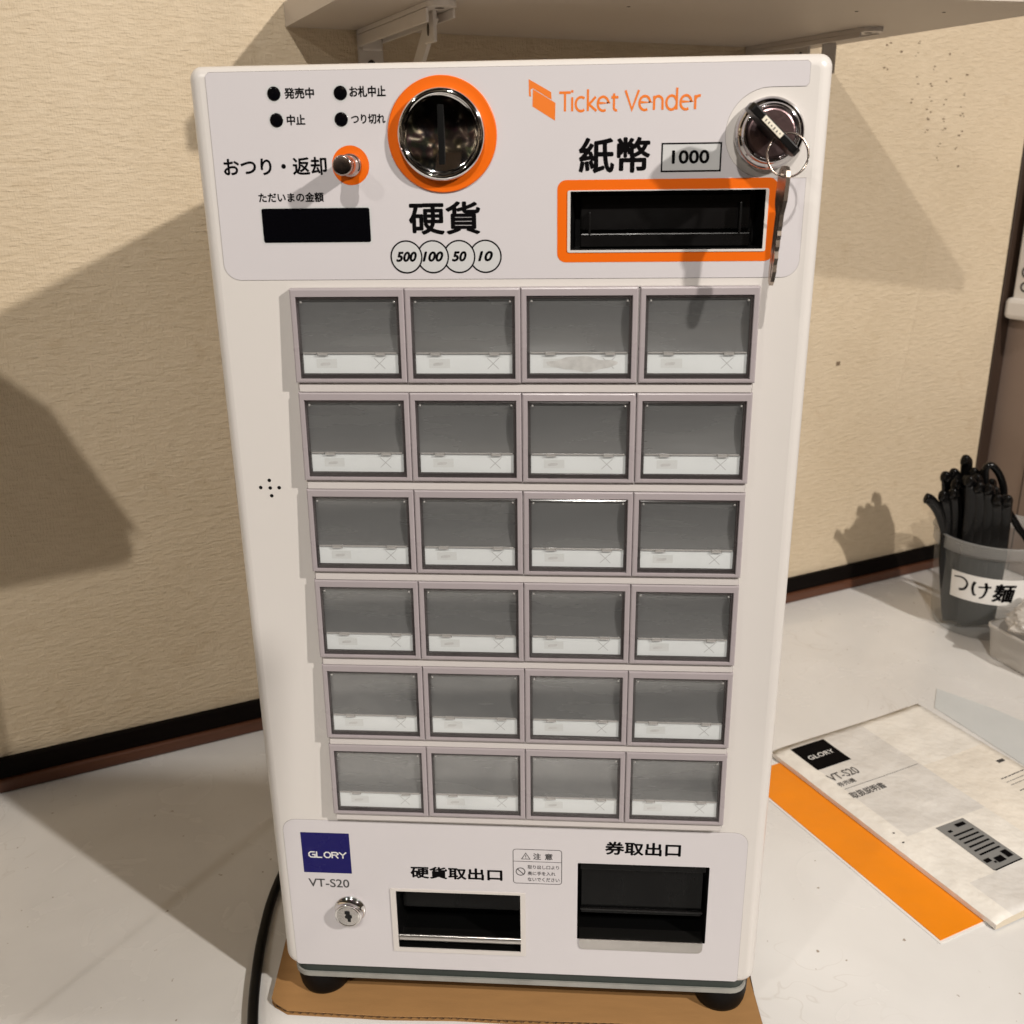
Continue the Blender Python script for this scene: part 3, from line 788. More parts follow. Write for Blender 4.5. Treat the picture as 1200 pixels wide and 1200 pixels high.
glyphs(bm, "奥に手を入れ", 0.02, 0, mp, sx + 8.8, sx + 25.8, sz - 19.0, sz - 16.1)
glyphs(bm, "ないでください", 0.02, 0, mp, sx + 8.8, sx + 28.3, sz - 23.5, sz - 20.6)
obj("caution_notice", bm, INKG, mach)

# coin return
bm = bmesh.new()
sheet(bm, [rrect(-78.2, 6.2, 5.6, 54.4, .6, 2), rrect(-74.8, 3.0, 8.3, 52.7, .4, 2)], -0.1, 0.9, 0)
coin = obj("coin_outlet", bm, CREAMFR, mach)
bm = bmesh.new()
cavity(bm, rrect(-74.9, 3.1, 8.2, 52.8, .4, 2), -0.2, 34, 0, 0.03)
obj("outlet_well", bm, CAVITY, coin)
bm = bmesh.new(); box(bm, -73.5, 1.8, 14, 15.2, 28, 52, 0, .3)
obj("coin_flap", bm, CAVITYG, coin)
bm = bmesh.new()
loft(bm, [[Vector((-74.6, y, z)), Vector((2.8, y, z))] for y, z in ((16, 9.5), (5, 10.5), (1.4, 12.0), (0.4, 14.0), (0.7, 16.6), (1.6, 17.4), (2.4, 17.2), (2.8, 15))], 0, True, False, False)
obj("coin_lip", bm, STEEL, coin)
# ticket outlet
bm = bmesh.new()
cavity(bm, rrect(38.3, 117.4, 20.6, 77.9, .4, 2), -0.28, 40, 0, 0.03)
tkt = obj("ticket_outlet", bm, CAVITY, mach)
bm = bmesh.new(); box(bm, 40.5, 115.5, 9, 10, 33, 70, 0, .3)
box(bm, 39.5, 116.5, 3.5, 9, 70.5, 77.6, 0, .5)
obj("ticket_flap", bm, CAVITYG, tkt)
bm = bmesh.new(); box(bm, 40, 116.2, 7.2, 8.8, 36, 38, 0, .4)
obj("cross_bar", bm, BLACK, tkt)
bm = bmesh.new()
lpo = rrect(39.6, 116.0, 13.4, 21.0, (3.0, .2, .2, 3.0), 4)
sheet(bm, [lpo], YF, 0.9, 0)
box(bm, 39.6, 116.0, -1.2, 9, 20.7, 21.5, 0, .25)
obj("ticket_lip", bm, mat("dull_steel", (0.44, 0.42, 0.40), 0.3, 1.0, var=.1, vscale=60), tkt)

# button bed and the 24 push buttons
XL, XR, ZT, PIT, BH = -108.3, 122.8, 421.53, 52.35, 46.94
ZB = ZT - 5 * PIT - BH
bm = bmesh.new(); box(bm, XL + 1.1, XR - 0.9, -0.6, 0.2, ZB - 5.4, ZT - 1.0, 0, .5)
for r_ in range(6):                                   # raised ledge under every row
    zb_ = ZT - r_ * PIT - BH
    box(bm, XL + 1.1, XR - 0.9, -4.7, -0.3, zb_ - 5.15, zb_ - 0.35, 0, .35)
bed = obj("button_bed", bm, BED, mach)
bm = bmesh.new(); box(bm, XL + 0.2, XR - 0.1, -0.12, -0.02, ZB - 5.7, ZT - .6, 0)  # black sheet stands in for the shadow gap at the strip ends
obj("bed_gap_shade", bm, CAVITY, mach)
PW = (XR - XL) / 4
PT, PB = 4.9, 6.6
def yz(z, off=0.0): return -(PT + (PB - PT) * (-z / BH)) + off       # wedge face at local height z (0 top .. -BH)
def wrect(x0, x1, z0, z1, off): return [Vector((x0, yz(z0, off), z0)), Vector((x1, yz(z0, off), z0)), Vector((x1, yz(z1, off), z1)), Vector((x0, yz(z1, off), z1))]
g = 0.14; WB = PW - 2 * g
bm = bmesh.new()
b0 = [Vector((p.x, -0.3, p.z)) for p in wrect(g, g + WB, -BH, 0, 0)]
lo = [b0, wrect(g, g + WB, -BH, 0, .8), wrect(g + .25, g + WB - .25, -BH + .25, -.25, .25), wrect(g + .8, g + WB - .8, -BH + .8, -.8, 0),
      wrect(2.7, PW - 2.7, -45.1, -3.9, 0), wrect(2.95, PW - 2.95, -44.9, -4.15, .3), wrect(2.95, PW - 2.95, -44.9, -4.15, 3.6)]
loft(bm, lo, 0, False)
cen = lambda c, r_: Vector((XL + c * PW, 0, ZT - r_ * PIT))
btn = obj("push_button", bm, KEYS, None, (0, 0, 0)); btn.parent = mach; btn.location = (cen(0, 0) - WORLD[mach]) * MM; WORLD[btn] = Vector((0, 0, 0))
def bpart(name, bm, mats):
    o = obj(name, bm, mats, None, (0, 0, 0)); o.parent = btn; o.location = (0, 0, 0); return o
bm = bmesh.new()                                     # softly scooped grey insert behind the cover
rows_ = []
for k in range(15):
    q = k / 14; z_ = -4.3 - q * 28.4
    off = 1.8 + 1.75 * (1 - (2 * q - 1) ** 2)
    rows_.append([Vector((x_, yz(z_, off), z_)) for x_ in (3.0, PW - 3.0)])
rows_.append([Vector((x_, yz(-44.8, 2.2), -44.8)) for x_ in (3.0, PW - 3.0)])
loft(bm, rows_, 0, True, True, False)
bpart("grey_window", bm, WINDOW)
bm = bmesh.new()
v = [bm.verts.new(p) for p in wrect(4.6, PW - 4.6, -42.3, -32.6, 1.75)]; face(bm, v, 0)
mpw = lambda p: Vector((p[0], yz(p[1], 1.71), p[1]))
def qd(x0, x1, z0, z1, mi, off=1.71):
    face(bm, [bm.verts.new(Vector((x, yz(z, off), z))) for x, z in ((x0, z0), (x1, z0), (x1, z1), (x0, z1))], mi)
qd(11.2, 21.8, -39.6, -35.0, 1)
lpb = [(15.8 + 2.6 * math.copysign(abs(math.cos(a_)) ** .5, math.cos(a_)), -37.6 + .75 * math.copysign(abs(math.sin(a_)) ** .6, math.sin(a_)) + .3 * math.cos(a_)) for a_ in [2 * math.pi * k / 18 for k in range(18)]]
fill(bm, [lpb], lambda p: Vector((p[0], yz(p[1], 1.69), p[1])), 2)
stroke(bm, [(40.8, -34.6), (46.4, -40.0)], 0.32, mpw, 3); stroke(bm, [(46.6, -34.5), (40.9, -39.9)], 0.32, lambda p: Vector((p[0], yz(p[1], 1.70), p[1])), 3)
bpart("label_strip", bm, [STRIP, STRIPG, STRIPD, XLINE])
bm = bmesh.new()
# shade-tinted moulded edge of the clear cover: a ring with a raised lip, hinge notches and corner bosses
ro, ri, ri2 = wrect(3.1, PW - 3.1, -44.75, -4.3, 1.0), wrect(4.3, PW - 4.3, -42.5, -5.2, 0.5), wrect(4.45, PW - 4.45, -42.35, -5.35, 1.3)
loft(bm, [wrect(3.1, PW - 3.1, -44.75, -4.3, 1.7), ro, ri, ri2], 1, False)
v = [bm.verts.new(p) for p in wrect(4.3, PW - 4.3, -42.5, -5.2, 0.9)]; face(bm, v, 0)
for bx_ in (5.4, PW - 5.4): lathe(bm, bx_, -6.7, [(.62, yz(-6.7, 1.0)), (.5, yz(-6.7, .55)), (.2, yz(-6.7, .4))], 12, 2, True, True)
for bx_ in (12.4, PW - 15.8): box(bm, bx_, bx_ + 5.0, yz(-32, 1.1), yz(-32, .45), -32.9, -31.5, 2, .25)
box(bm, 5.0, PW - 5.0, yz(-32, 1.15), yz(-32, .8), -32.2, -31.6, 2, .1)
bpart("clear_cover", bm, [COVER, COVRIM, translucent("clear_cover_mould", (.50, .48, .46), .5, .05)])
def tree(o, parent):
    c = o.copy(); COL.objects.link(c); c.parent = parent
    return c
kids = list(btn.children)
for r_ in range(6):
    for c_ in range(4):
        if r_ == 0 and c_ == 0: continue
        b = tree(btn, mach)
        jig = Vector((random.uniform(-.12, .12), 0, random.uniform(-.12, .12)))
        b.location = (cen(c_, r_) + jig - Vector((0, 120, -40))) * MM
        if r_ == 0 and c_ >= 2: b.location.x += (-0.35 if c_ == 2 else 0.35) * MM
        for k in kids: tree(k, b)
        if r_ == 0 and c_ == 2:
            bm = bmesh.new()
            lp = [(18.5 + 17 + 17.5 * math.cos(a_) * (1 + .05 * math.sin(5 * a_)) , -37.6 + 3.3 * math.sin(a_) * (1 + .22 * math.sin(4 * a_ + 1) + .1 * math.cos(9 * a_))) for a_ in [2 * math.pi * k / 48 for k in range(48)]]
            lp = [(p[0] - 5, p[1]) for p in lp]
            fill(bm, [lp], lambda p: Vector((p[0], yz(p[1], 1.66), p[1])), 0)
            o = obj("damp_blot", bm, BLOT, None, (0, 0, 0)); o.parent = b; o.location = (0, 0, 0)
# keys left in the top lock
ks = empty("key_bunch", (122.3, -20, 490), "black headed key in the chrome lock with a ring and a second hanging key", "keys")
bm = bmesh.new()
p0, p1 = Vector((108.4, 501.6)), Vector((130.6, 480.8))
ux = (p1 - p0).normalized(); nv = Vector((-ux.y, ux.x)); ln = (p1 - p0).length
MK = Matrix(((ux.x, 0, nv.x, p0.x), (0, 1, 0, 0), (ux.y, 0, nv.y, p0.y), (0, 0, 0, 1)))
b = bmesh.new()                                     # head: rounded slab standing on edge, with a waist towards the lock
sil = [(0.5, -29), (2.2, -31.4), (ln - 2.2, -31.4), (ln - .4, -29), (ln - .2, -22), (ln - 1.8, -19), (ln * .68, -15.5), (ln * .66, -9), (ln * .34, -9), (ln * .32, -15.5), (1.6, -19), (0.2, -22)]
A = [Vector((p[0], p[1], -1.9)) for p in sil]; B = [Vector((p[0], p[1], 1.9)) for p in sil]
fa = [b.verts.new(p) for p in A]; fb = [b.verts.new(p) for p in B]
face(b, fa); face(b, fb[::-1])
for i in range(len(sil)): face(b, (fa[i], fb[i], fb[(i + 1) % len(sil)], fa[(i + 1) % len(sil)]))
bmesh.ops.recalc_face_normals(b, faces=b.faces[:])
bmesh.ops.bevel(b, geom=[e_ for e_ in b.edges if e_.calc_face_angle(0) > .3], offset=0.7, segments=3, affect='EDGES', profile=.5)
merge(bm, b, MK)
kh = obj("key", bm, BLACK, ks)
bm = bmesh.new(); box(bm, ln * .27, ln * .64, -31.9, -31.0, -1.25, 1.25, 0, .1, MK)
random.seed(3)
for k in range(6):
    xx = ln * (.31 + .055 * k); box(bm, xx, xx + .55, -31.96, -31.5, -.5 + random.uniform(-.3, .3), .35 + random.uniform(-.2, .3), 1, 0, MK)
obj("tag", bm, [TAG, INKG], kh)
bm = bmesh.new()
rc = Vector((126.9, -26.0, 480.6)); rr_ = 9.2
for t_ in (0, .9):
    tube(bm, [rc + Vector((rr_ * math.cos(2 * math.pi * k / 48), t_ + 2.2 * math.sin(2 * math.pi * k / 48 + .7), rr_ * math.sin(2 * math.pi * k / 48))) for k in range(49)], .42, 8, 0, False)
obj("ring", bm, RINGM, ks)
# hanging key, seen nearly edge on: bow with hole, shoulder, cut blade
kz = 473.6
b = bmesh.new()
prof = [(0, 3.6), (2.4, 3.2), (4.2, 1.6), (5, -1), (5, -11), (4.2, -13.5), (3.0, -17), (2.9, -22), (2.5, -24), (2.9, -26), (2.2, -28), (2.6, -31), (1.9, -33), (2.5, -36), (2.0, -39), (2.3, -42), (1.2, -46.5), (0, -48.3), (-1.6, -46.5), (-2.4, -42), (-2.4, -17), (-4.2, -13.5), (-5, -11), (-5, -1), (-4.2, 1.6), (-2.4, 3.2)]
hole = [(1.7 * math.cos(2 * math.pi * k / 16), 0.2 + 1.7 * math.sin(2 * math.pi * k / 16)) for k in range(16)]
for y_ in (-.95, .95): fill(b, [prof, hole], FRONT(y_), 0, Vector((0, -1 if y_ < 0 else 1, 0)))
bridge(b, [FRONT(-.95)(p) for p in prof], [FRONT(.95)(p) for p in prof]); bridge(b, [FRONT(-.95)(p) for p in hole], [FRONT(.95)(p) for p in hole])
box(b, -.5, .4, -1.15, 1.15, -45, -13.5, 0)
bm = bmesh.new(); merge(bm, b, Matrix.Translation((125.9, -26.5, kz)) @ Matrix.Rotation(R(2.8), 4, 'Y') @ Matrix.Rotation(R(-79), 4, 'Z') @ Matrix.Translation((0, 0, -1)))
obj("key", bm, KEYM, ks, label="hanging brown metal key seen edge on")

# ================================================================== things on the counter
# corrugated cardboard under the machine
bm = bmesh.new()
pts = [(-163, 1), (-160, -2.5), (-150, -8), (-120, -8.4), (-85, -8.9), (-40, -7.2), (0, -7.6), (60, -6.2), (110, -6.8), (157, -5.5), (155, 28), (150, 120), (146, 252), (-168, 252), (-169, 60)]
for z0_, z1_ in ((ZC + 0.1, ZC + 0.75), (ZC + 3.3, ZC + 3.95)):
    A = [Vector((p[0], p[1], z0_)) for p in pts]; B = [Vector((p[0] + random.uniform(-.3, .3), p[1] + random.uniform(-.5, .5), z1_)) for p in pts]
    bridge(bm, A, B, 0); fill(bm, [pts], lambda p: Vector((p[0], p[1], z1_)), 0, Vector((0, 0, 1))); fill(bm, [pts], lambda p: Vector((p[0], p[1], z0_)), 0, Vector((0, 0, -1)))
n_ = 620; top, bot = [], []
def yfront(x):
    for a, b_ in zip(pts[1:], pts[2:]):
        if a[0] <= x <= b_[0]: return a[1] + (b_[1] - a[1]) * (x - a[0]) / (b_[0] - a[0])
    return -5
va, vb = [], []
for k in range(n_ + 1):
    x = -159.5 + 315.5 * k / n_
    z = ZC + 2.02 + 1.25 * math.sin(x * 2 * math.pi / 5.2) + random.uniform(-.08, .08)
    yf = yfront(x) + 0.5 + random.uniform(-.35, .6)
    va.append(bm.verts.new((x, yf, z))); vb.append(bm.verts.new((x, 60, z)))
for k in range(n_): face(bm, (va[k], va[k + 1], vb[k + 1], vb[k]), 1, True)
obj("cardboard_sheet", bm, [CARD, CARDE], None, (0, 100, ZC), label="brown corrugated cardboard sheet laid flat under the ticket machine", cat="cardboard")

bm = bmesh.new()
path = smooth_path([(-120, 262, 20), (-160, 225, -18), (-186, 165, -38), (-191, 105, -40.4), (-186.5, 58, -40.4), (-179, 18, -40.4), (-169, -20, -40.4), (-150, -75, -40.4), (-110, -140, -40.4), (-70, -240, -40.4), (-40, -340, -40.4), (-30, -398, -40), (-28, -412, -60), (-28, -414, -200), (-28, -414, -400)], 10)
tube(bm, path, 3.55, 14)
obj("power_cord", bm, CORD, None, (-180, 40, ZC), label="black power cord lying on the counter left of the machine", cat="power cord")

# instruction manual (B5) and the orange booklet under it; e1 across, e2 down the page
BL = Vector((337.5, 92.2, 0)); PE1, PE2 = WD.copy(), WN.copy()
def page(z): return lambda p: BL + PE1 * p[0] - PE2 * (257 - p[1]) + Vector((0, 0, z))    # p = (across, down)
UP = Vector((0, 0, 1))
zt = ZC + 7.0
bm = bmesh.new()
lp = rrect(0, 182, 12, 257, 1.0, 3)[::-1]
# slightly swollen cover: grid so that it curls and lifts a little
NX, NY = 26, 34
def zpage(u, v):
    c = 0.5 * mnoise.noise(Vector((u * .035, v * .03, 2))) + .14 * mnoise.noise(Vector((u * .07, v * .07, 5)))
    spine = -1.8 * math.exp(-((u) / 5.0) ** 2)
    return zt + c + spine + 1.6 * max(0, (u - 120) / 62) ** 2 + 2.4 * max(0, (v - 225) / 32) ** 2 * max(0, (u - 10) / 60 if u < 70 else 1)
us = sorted(set([182 * i / NX for i in range(NX + 1)] + [1.2, 2.8, 13, 15, 17, 105, 105.01, 75]))
vs_ = sorted(set([12 + 245 * j / NY for j in range(NY + 1)] + [158, 158.01, 218.5, 218.51]))
G = [[bm.verts.new((page(0)((u, v)).x, page(0)((u, v)).y, zpage(u, v))) for u in us] for v in vs_]
for j in range(len(vs_) - 1):
    for i in range(len(us) - 1):
        uc, vc = (us[i] + us[i + 1]) / 2, (vs_[j] + vs_[j + 1]) / 2
        mi = 0
        if 17 < uc < 105 and vc < 158: mi = 1
        elif uc >= 105: mi = 3 if vc > 90 else 0
        elif vc > 218.5 and uc > 17: mi = 1
        face(bm, (G[j][i], G[j + 1][i], G[j + 1][i + 1], G[j][i + 1]), mi, True)
# sides: page block
ring_t = [G[0][i] for i in range(len(us))] + [G[j][-1] for j in range(1, len(vs_))] + [G[-1][i] for i in range(len(us) - 2, -1, -1)] + [G[j][0] for j in range(len(vs_) - 2, 0, -1)]
ring_b = [bm.verts.new((v.co.x, v.co.y, ZC + 1.3)) for v in ring_t]
for i in range(len(ring_t)):
    j = (i + 1) % len(ring_t)
    edge_x = i >= len(us) + len(vs_) + len(us) - 3
    face(bm, (ring_t[i], ring_t[j], ring_b[j], ring_b[i]), 0 if edge_x else 2, False)
man = obj("instruction_manual", bm, [MANW, MANG, PAGES, MANS], None, tuple(BL + Vector((0, 0, ZC))), label="worn cream instruction manual with a black square emblem on its cover", cat="manual")
def pz(p): q = page(0)(p); return Vector((q.x, q.y, zpage(p[0], p[1]) + 0.26))
def pquad(bm, x0, x1, y0, y1, mi=0, lift=0.0, nx=6, ny=6):
    g_ = [[bm.verts.new(pz((x0 + (x1 - x0) * i / nx, y0 + (y1 - y0) * j / ny)) + Vector((0, 0, lift))) for i in range(nx + 1)] for j in range(ny + 1)]
    for j in range(ny):
        for i in range(nx): face(bm, (g_[j][i], g_[j + 1][i], g_[j + 1][i + 1], g_[j][i + 1]), mi, True)
ptxt = lambda lift=0.0: (lambda p: pz((p[0], -p[1])) + Vector((0, 0, lift)))
bm = bmesh.new()
pquad(bm, 16, 55.2, 18.3, 55.0, 0)
glyphs(bm, "GLORY", 0.02, 0, ptxt(.4), 21, 50, -40.2, -34.4, 1)
obj("printed_emblem", bm, [INK, WHITEINK], man)
bm = bmesh.new()
glyphs(bm, "VT-S20", 0.012, 0, ptxt(), 16, 48, -74.5, -64.5)
glyphs(bm, "券売機", 0.012, 0, ptxt(), 16, 35, -83.5, -77.5)
glyphs(bm, "取扱説明書", 0.016, 0, ptxt(), 15, 53, -101.5, -93)
stroke(bm, [(17, -87.5), (60, -87.5), (103, -87.5)], .5, ptxt(.02))
obj("lettering", bm, INKG, man)
bm = bmesh.new()
for k, (y_, w_) in enumerate(((137, 26), (142.5, 34), (147, 30), (156, 24), (161, 32))):
    x_ = 150
    while x_ < 150 + w_:
        l_ = random.uniform(2, 5); stroke(bm, [(x_, -y_), (x_ + l_ * .5, -y_), (x_ + l_, -y_)], 1.1 if k in (0, 3) else .6, ptxt()); x_ += l_ + .8
pquad(bm, 168, 176, 116, 120, 0, 0, 3, 3)
obj("lettering", bm, INKG, man)
bm = bmesh.new()                                     # the little picture of the machine
pquad(bm, 45.2, 76, 160.5, 217, 0, 0)
for x0_, x1_, y0_, y1_ in ((62, 72, 164, 168), (50, 54, 168, 170.5), (47, 53, 205, 209), (56, 64, 207, 213), (67, 73, 204, 212), (53, 55, 210, 212)):
    pquad(bm, x0_, x1_, y0_, y1_, 1, .3, 4, 4)
for r_ in range(6):
    pquad(bm, 50, 72, 174 + r_ * 5, 175.8 + r_ * 5, 1, .3, 12, 3)
pquad(bm, 46, 75.5, 217, 218.3, 1, .3, 8, 2)
obj("printed_picture", bm, [PICG, INK], man)
bm = bmesh.new()
for (u, v) in ((8.5, 162), (10.5, 150)): fill(bm, [[(u + .9 * math.cos(a_ * .7), v + .9 * math.sin(a_ * .7)) for a_ in range(9)]], lambda p: pz(p), 0, UP)
obj("ink_spots", bm, INK, man)

# orange booklet: its lower left corner px(1102,1103)
OB = Vector((295.2, 80.2, 0))
def opage(z): return lambda p: OB + PE1 * p[0] - PE2 * (257 - p[1]) + Vector((0, 0, z))
bm = bmesh.new()
for z0_, z1_, ins, mi in ((ZC + .1, ZC + .55, -2.2, 1), (ZC + .56, ZC + 1.15, 0, 0)):
    lp = [(ins, ins + 34), (182, ins + 34), (182, 257 - ins), (ins, 257 - ins)][::-1]
    fill(bm, [lp], opage(z1_), mi, UP); bridge(bm, [opage(z0_)(p) for p in lp], [opage(z1_)(p) for p in lp], mi)
obj("orange_booklet", bm, [ORBOOK, PAPERW], None, tuple(OB + Vector((0, 0, ZC))), label="thin bright orange booklet half hidden under the cream manual", cat="booklet")

# pale plastic sheet beyond the manual
bm = bmesh.new()
q = [Vector((397, 402)), Vector((412, 441)), Vector((452, 405)), Vector((505, 345)), Vector((560, 270)), Vector((540, 190)), Vector((470, 250))]
fill(bm, [[(p.x, p.y) for p in q][::-1]], lambda p: Vector((p[0], p[1], ZC + .6)), 0, UP)
bridge(bm, [Vector((p.x, p.y, ZC + .1)) for p in q], [Vector((p.x, p.y, ZC + .6)) for p in q], 0)
obj("plastic_sheet", bm, SHEETM, None, (480, 330, ZC), label="pale blue grey plastic sheet lying beside the manual's far edge", cat="plastic sheet")

# tub of black utensils
TC = Vector((518, 606, 0)); TR0, TR1, TZ1 = 56.0, 64.0, 74.0
tub = empty("plastic_tub", (TC.x, TC.y, ZC), "milky plastic tub with a handwritten paper label, full of black utensils", "tub")
bm = bmesh.new()
rz = lambda z: TR0 + (TR1 - TR0) * (z - ZC) / (TZ1 - ZC)
lathe(bm, TC.x, 0, [(2, ZC + .4), (TR0 - 5, ZC + .4), (TR0 - 1.5, ZC + 1.5), (TR0, ZC + 5), (rz(50), 50), (rz(58), 58)], 72, 0, True, False, 'Z', TC.y)
obj("tub_wall", bm, TUBM, tub)
bm = bmesh.new()
lathe(bm, TC.x, 0, [(rz(58), 58), (rz(58) + 2.2, 58.2), (rz(58) + 2.6, 72), (TR1 + 3.2, 73.4), (TR1 + 2.6, 74.4), (TR1, 74.2), (TR1 - .6, 60)], 72, 0, True, False, 'Z', TC.y)
obj("tub_rim", bm, TUBR, tub)
# label wraps the front
def tl(p, off=0.5):                                    # p = (arc mm from left edge of label, z)
    a0 = R(209); r = rz(p[1]) + off; a = a0 + p[0] / 61.0
    return Vector((TC.x + r * math.cos(a), TC.y + r * math.sin(a), p[1]))
bm = bmesh.new()
LW = 92
g0 = [[bm.verts.new(tl((LW * i / 20, z_))) for i in range(21)] for z_ in (4, 20, 36)]
for j in range(2):
    for i in range(20): face(bm, (g0[j][i], g0[j][i + 1], g0[j + 1][i + 1], g0[j + 1][i]), 0, True)
lab = obj("paper_label", bm, PAPERW, tub)
bm = bmesh.new()
def brush(pts, ws):
    P = smooth_path([(p[0], 0, p[1]) for p in pts], 5); n = len(P)
    ww = [ws[0] + (ws[1] - ws[0]) * k / (n - 1) for k in range(n)]
    for k in range(n - 1): stroke(bm, [(P[k].x, P[k].z), (P[k + 1].x, P[k + 1].z)], ww[k], lambda p: tl(p, .75))
brush([(4, 29), (12, 30.5), (17, 29), (20, 24), (17, 17), (11, 15)], (1.5, 3))
brush([(28, 29), (26, 22), (28, 13), (30, 14)], (3.2, 2))
brush([(32, 23.5), (39, 24.5), (45, 25.5)], (1.8, 2.2))
brush([(39, 30), (40.5, 22), (38, 13), (34, 10)], (3.2, 1.6))
glyphs(bm, "麺", 0.035, 0.1, lambda p: tl(p, .75), 47, 71, 8, 31)
obj("lettering", bm, INK, lab)
# black utensils: each its own thing
GRP = "black utensils standing in the tub"
def utensil(pts, rads, label, flat=0.62):
    """handle with a flattened section and a rounded-off end"""
    bm = bmesh.new(); P = smooth_path(pts, 7); n = len(P); up = Vector((0, 1, 0)); loops = []
    for i, p in enumerate(P):
        t_ = (P[min(i + 1, n - 1)] - P[max(i - 1, 0)]).normalized()
        a = t_.cross(up).normalized(); b = t_.cross(a).normalized()
        r = rads[0] + (rads[1] - rads[0]) * i / (n - 1)
        if i >= n - 3: r *= (1.0, .84, .42)[i - n + 3]
        loops.append([p + r * (math.cos(2 * math.pi * k / 14) * a + flat * math.sin(2 * math.pi * k / 14) * b) for k in range(14)])
    L_ = loft(bm, loops, 0, True); face(bm, L_[0][::-1]); face(bm, L_[-1])
    obj("spoon", bm, UTB, None, tuple(pts[0]), label=label, cat="utensil", group=GRP)
T = lambda x, y, z: (TC.x + x, TC.y + y, z)
utensil([T(-30, -8, -36), T(-50, -12, 40), T(-62, -14, 78), T(-74, -18, 102), T(-86, -22, 116), T(-93, -24, 119)], (5.5, 6.2), "black spoon handle leaning out furthest left over the tub rim")
utensil([T(4, -10, -36), T(0, -8, 54), T(1, -6, 110), T(-4, -4, 135), T(-16, -4, 151), T(-23, -4, 147), T(-18, -4, 122), T(-9, -4, 104)], (4.6, 3.6), "tall black handle bent into a narrow loop at the right of the packed spoons", 0.9)
utensil([T(36, -24, -30), T(33, -20, 54), T(17, -16, 83), T(2, -12, 105), T(-4, -12, 110)], (4.2, 3.8), "thin black handle crossing behind the looped one and leaning right", 0.9)
random.seed(21)
for k in range(20):
    xr = -57 + 3.1 * k; yr = (-26, -8, 12)[k % 3] * (0.55 if abs(xr) > 45 else 1)
    zt_ = (122, 119, 128, 125, 134, 130, 143, 138, 146, 136, 140, 131, 134, 127, 130, 122, 125, 118, 121, 116)[k] + (10 if yr > 0 else 0)
    lean = -13 + .45 * k
    utensil([T(xr * .75, yr * .8, -36), T(xr, yr, 40), T(xr + lean * .25, yr, 84), T(xr + lean * .7, yr - 2, zt_ - 12), T(xr + lean * 1.1, yr - 6, zt_ - 2), T(xr + lean * 1.3 - 2, yr - 10, zt_)], (7.0, 6.6),
            "black spoon handle packed upright among others in the tub")

# frosted box with a crumpled bag at the right edge
MB_ = Matrix.Translation((553, 508, 0)) @ Matrix.Rotation(R(24), 4, 'Z')
bx = empty("frosted_box", (545, 508, ZC), "small frosted plastic box on the counter at the right edge", "box")
bm = bmesh.new()
loops = []
for z_, i_ in ((ZC + .3, 6), (ZC + 1.0, 4), (ZC + 5, 2.5), (-8, 0), (-7.4, -1.4), (-4, -1.6), (-3.6, 0)):
    loops.append([MB_ @ Vector((p[0], p[1], z_)) for p in rrect(-55 + i_, 65 - i_, -38 + i_, 38 - i_, 9, 5)])
L_ = loft(bm, loops, 0, True); face(bm, L_[0][::-1], 0)
obj("box_wall", bm, BOXM, bx)
def crumple(name, cx_, cy_, cz_, rx, ry, rz_, seed, mat_, **kw):
    b = bmesh.new(); bmesh.ops.create_icosphere(b, subdivisions=5, radius=1)
    for v in b.verts:
        p = v.co.copy()
        d = 1 + .30 * mnoise.noise(p * 1.5 + Vector((seed, 0, 0))) + .22 * abs(mnoise.noise(p * 3.4 + Vector((0, seed, 3)))) + .08 * mnoise.noise(p * 8 + Vector((seed, 9, 0)))
        v.co = Vector((p.x * rx * d, p.y * ry * d, p.z * rz_ * d))
    for f in b.faces: f.smooth = False
    bm = bmesh.new(); merge(bm, b, Matrix.Translation((cx_, cy_, cz_)))
    zmin = kw.pop("zmin", None)
    if zmin is not None:
        for v in bm.verts: v.co.z = max(v.co.z, zmin)
    return obj(name, bm, mat_, None, (cx_, cy_, cz_), **kw)
crumple("plastic_bag", 562, 500, 8, 56, 40, 20, 4.2, BAGM, zmin=-3.2, label="crumpled clear plastic bag heaped on the frosted box", cat="plastic bag")

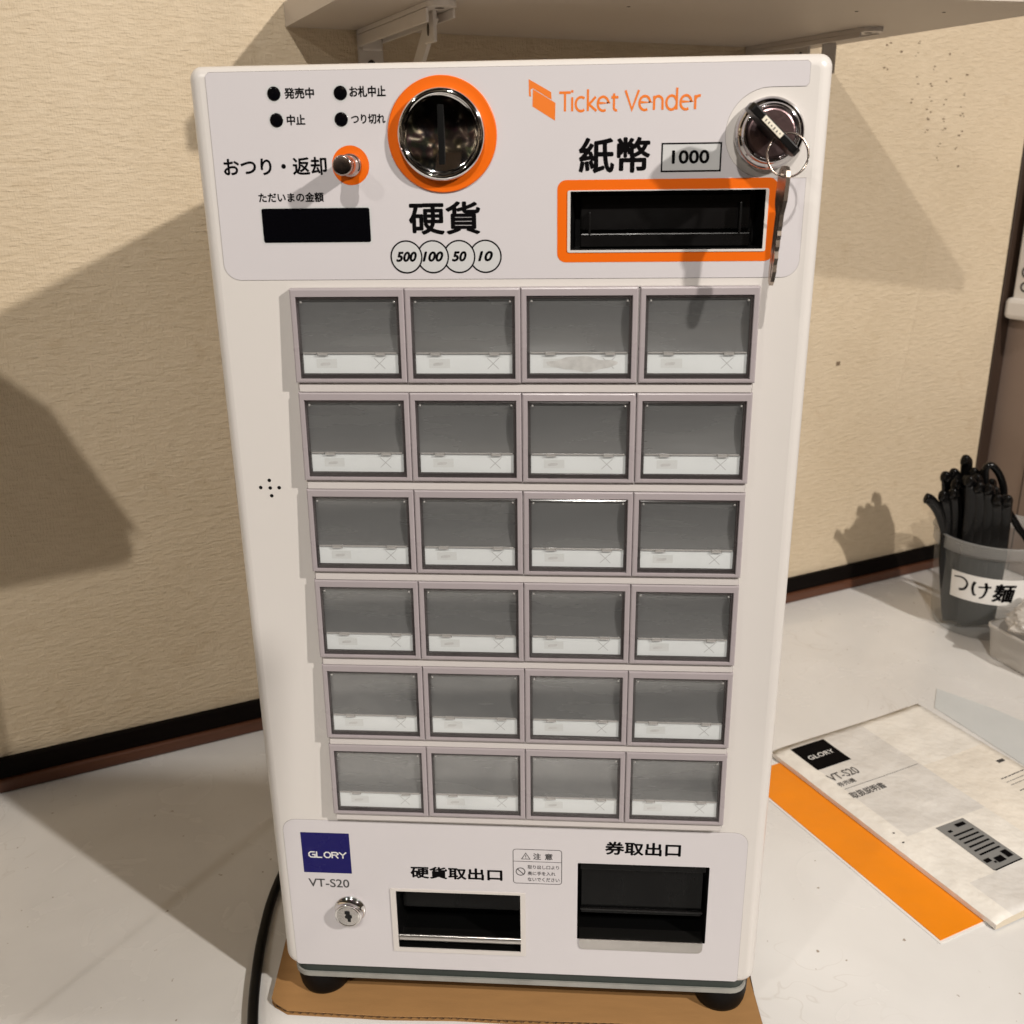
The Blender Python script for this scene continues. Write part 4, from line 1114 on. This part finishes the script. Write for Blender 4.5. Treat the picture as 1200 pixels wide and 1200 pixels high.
# white plastic holder hanging on the side wall
hold = empty("card_holder", wp(1205, 90, 235), "white plastic card holder with black symbols hanging on the side wall", "card holder")
def sidebox(bm, o0, o1, z0, z1, th0, th1, mi=0, bev=0.0): wallbox(bm, 1218 - th1, 1218 - th0, o0, o1, z0, z1, mi, bev)
bm = bmesh.new(); sidebox(bm, 9.5, 90, 300, 520, 0.5, 12, 0, 3)
part_w("holder_plate", bm, WHITEP, hold)
bm = bmesh.new(); sidebox(bm, 3, 95, 286, 313, 0.5, 17, 0, 6)
part_w("holder_ledge", bm, WHITEP, hold)
bm = bmesh.new()
def onside(p): return wp(1218 - 12.4, p[0], p[1])
for o_, z_, r_ in ((25, 345, 6), (25, 327, 5), (44, 338, 7), (66, 340, 6), (26, 376, 3), (48, 385, 5), (26, 410, 4)):
    stroke(bm, [(o_ + r_ * math.cos(a_ / 20 * 2 * math.pi), z_ + r_ * math.sin(a_ / 20 * 2 * math.pi)) for a_ in range(20)], 2.6, onside, 0, True)
part_w("symbols", bm, INKG, hold)

# added card and stand, unseen at left, shaped to shadow the wall
ms = empty("shadow_card_stand", wp(-70, 352, ZC), "added stand with an unseen brown card cut to cast a wall shadow at the far left", "shadow card")
bm = bmesh.new(); wallbox(bm, -100, -40, 322, 382, ZC + .2, ZC + 6, 0, 2)
part_w("base", bm, BLACK, ms)
bm = bmesh.new(); tube(bm, [wp(-70, 352, ZC + 6), wp(-70, 352, 200), wp(-60, 352, 520)], 2.2, 10)
part_w("pole", bm, STEEL, ms)
LM = Vector((60, -1500, 1750)); bm = bmesh.new()
def toward(al, z):                                    # where the card stands so that the lamp throws its outline on the wall
    P = wp(al, 0, z); t_ = 350 / (LM - WA).dot(WN); q = P + (LM - P) * t_
    return ((q - WA).dot(WD), q.z)
cp_ = [toward(*p) for p in ((-60, 120), (32, 146), (132, 150), (140, 158), (138, 190), (98, 206), (148, 176), (122, 230), (94, 294), (62, 326), (20, 350), (-60, 340))]
fill(bm, [cp_], lambda p: wp(p[0], 351, p[1]), 0, WN); fill(bm, [cp_], lambda p: wp(p[0], 349.5, p[1]), 0, -WN)
bridge(bm, [wp(p[0], 351, p[1]) for p in cp_], [wp(p[0], 349.5, p[1]) for p in cp_])
part_w("card", bm, CARD, ms)

# added board on two cords, unseen behind the camera, shades the left counter
hs_ = empty("hanging_shade_board", (-185, -600, 660), "added dark board on two cords, unseen, shading the left of the counter", "shade board")
bm = bmesh.new()
q = [(-300, 660), (-73, 660), (-56, 828), (-300, 828)]
fill(bm, [q], FRONT(-606)); fill(bm, [q], FRONT(-596), 0, Vector((0, 1, 0))); bridge(bm, [FRONT(-606)(p) for p in q], [FRONT(-596)(p) for p in q])
obj("board", bm, POSTM, hs_)
for x_ in (-270, -90):
    bm = bmesh.new(); tube(bm, [(x_, -601, 826), (x_, -601, 1800)], 1.2, 8); obj("cord", bm, CORD, hs_)
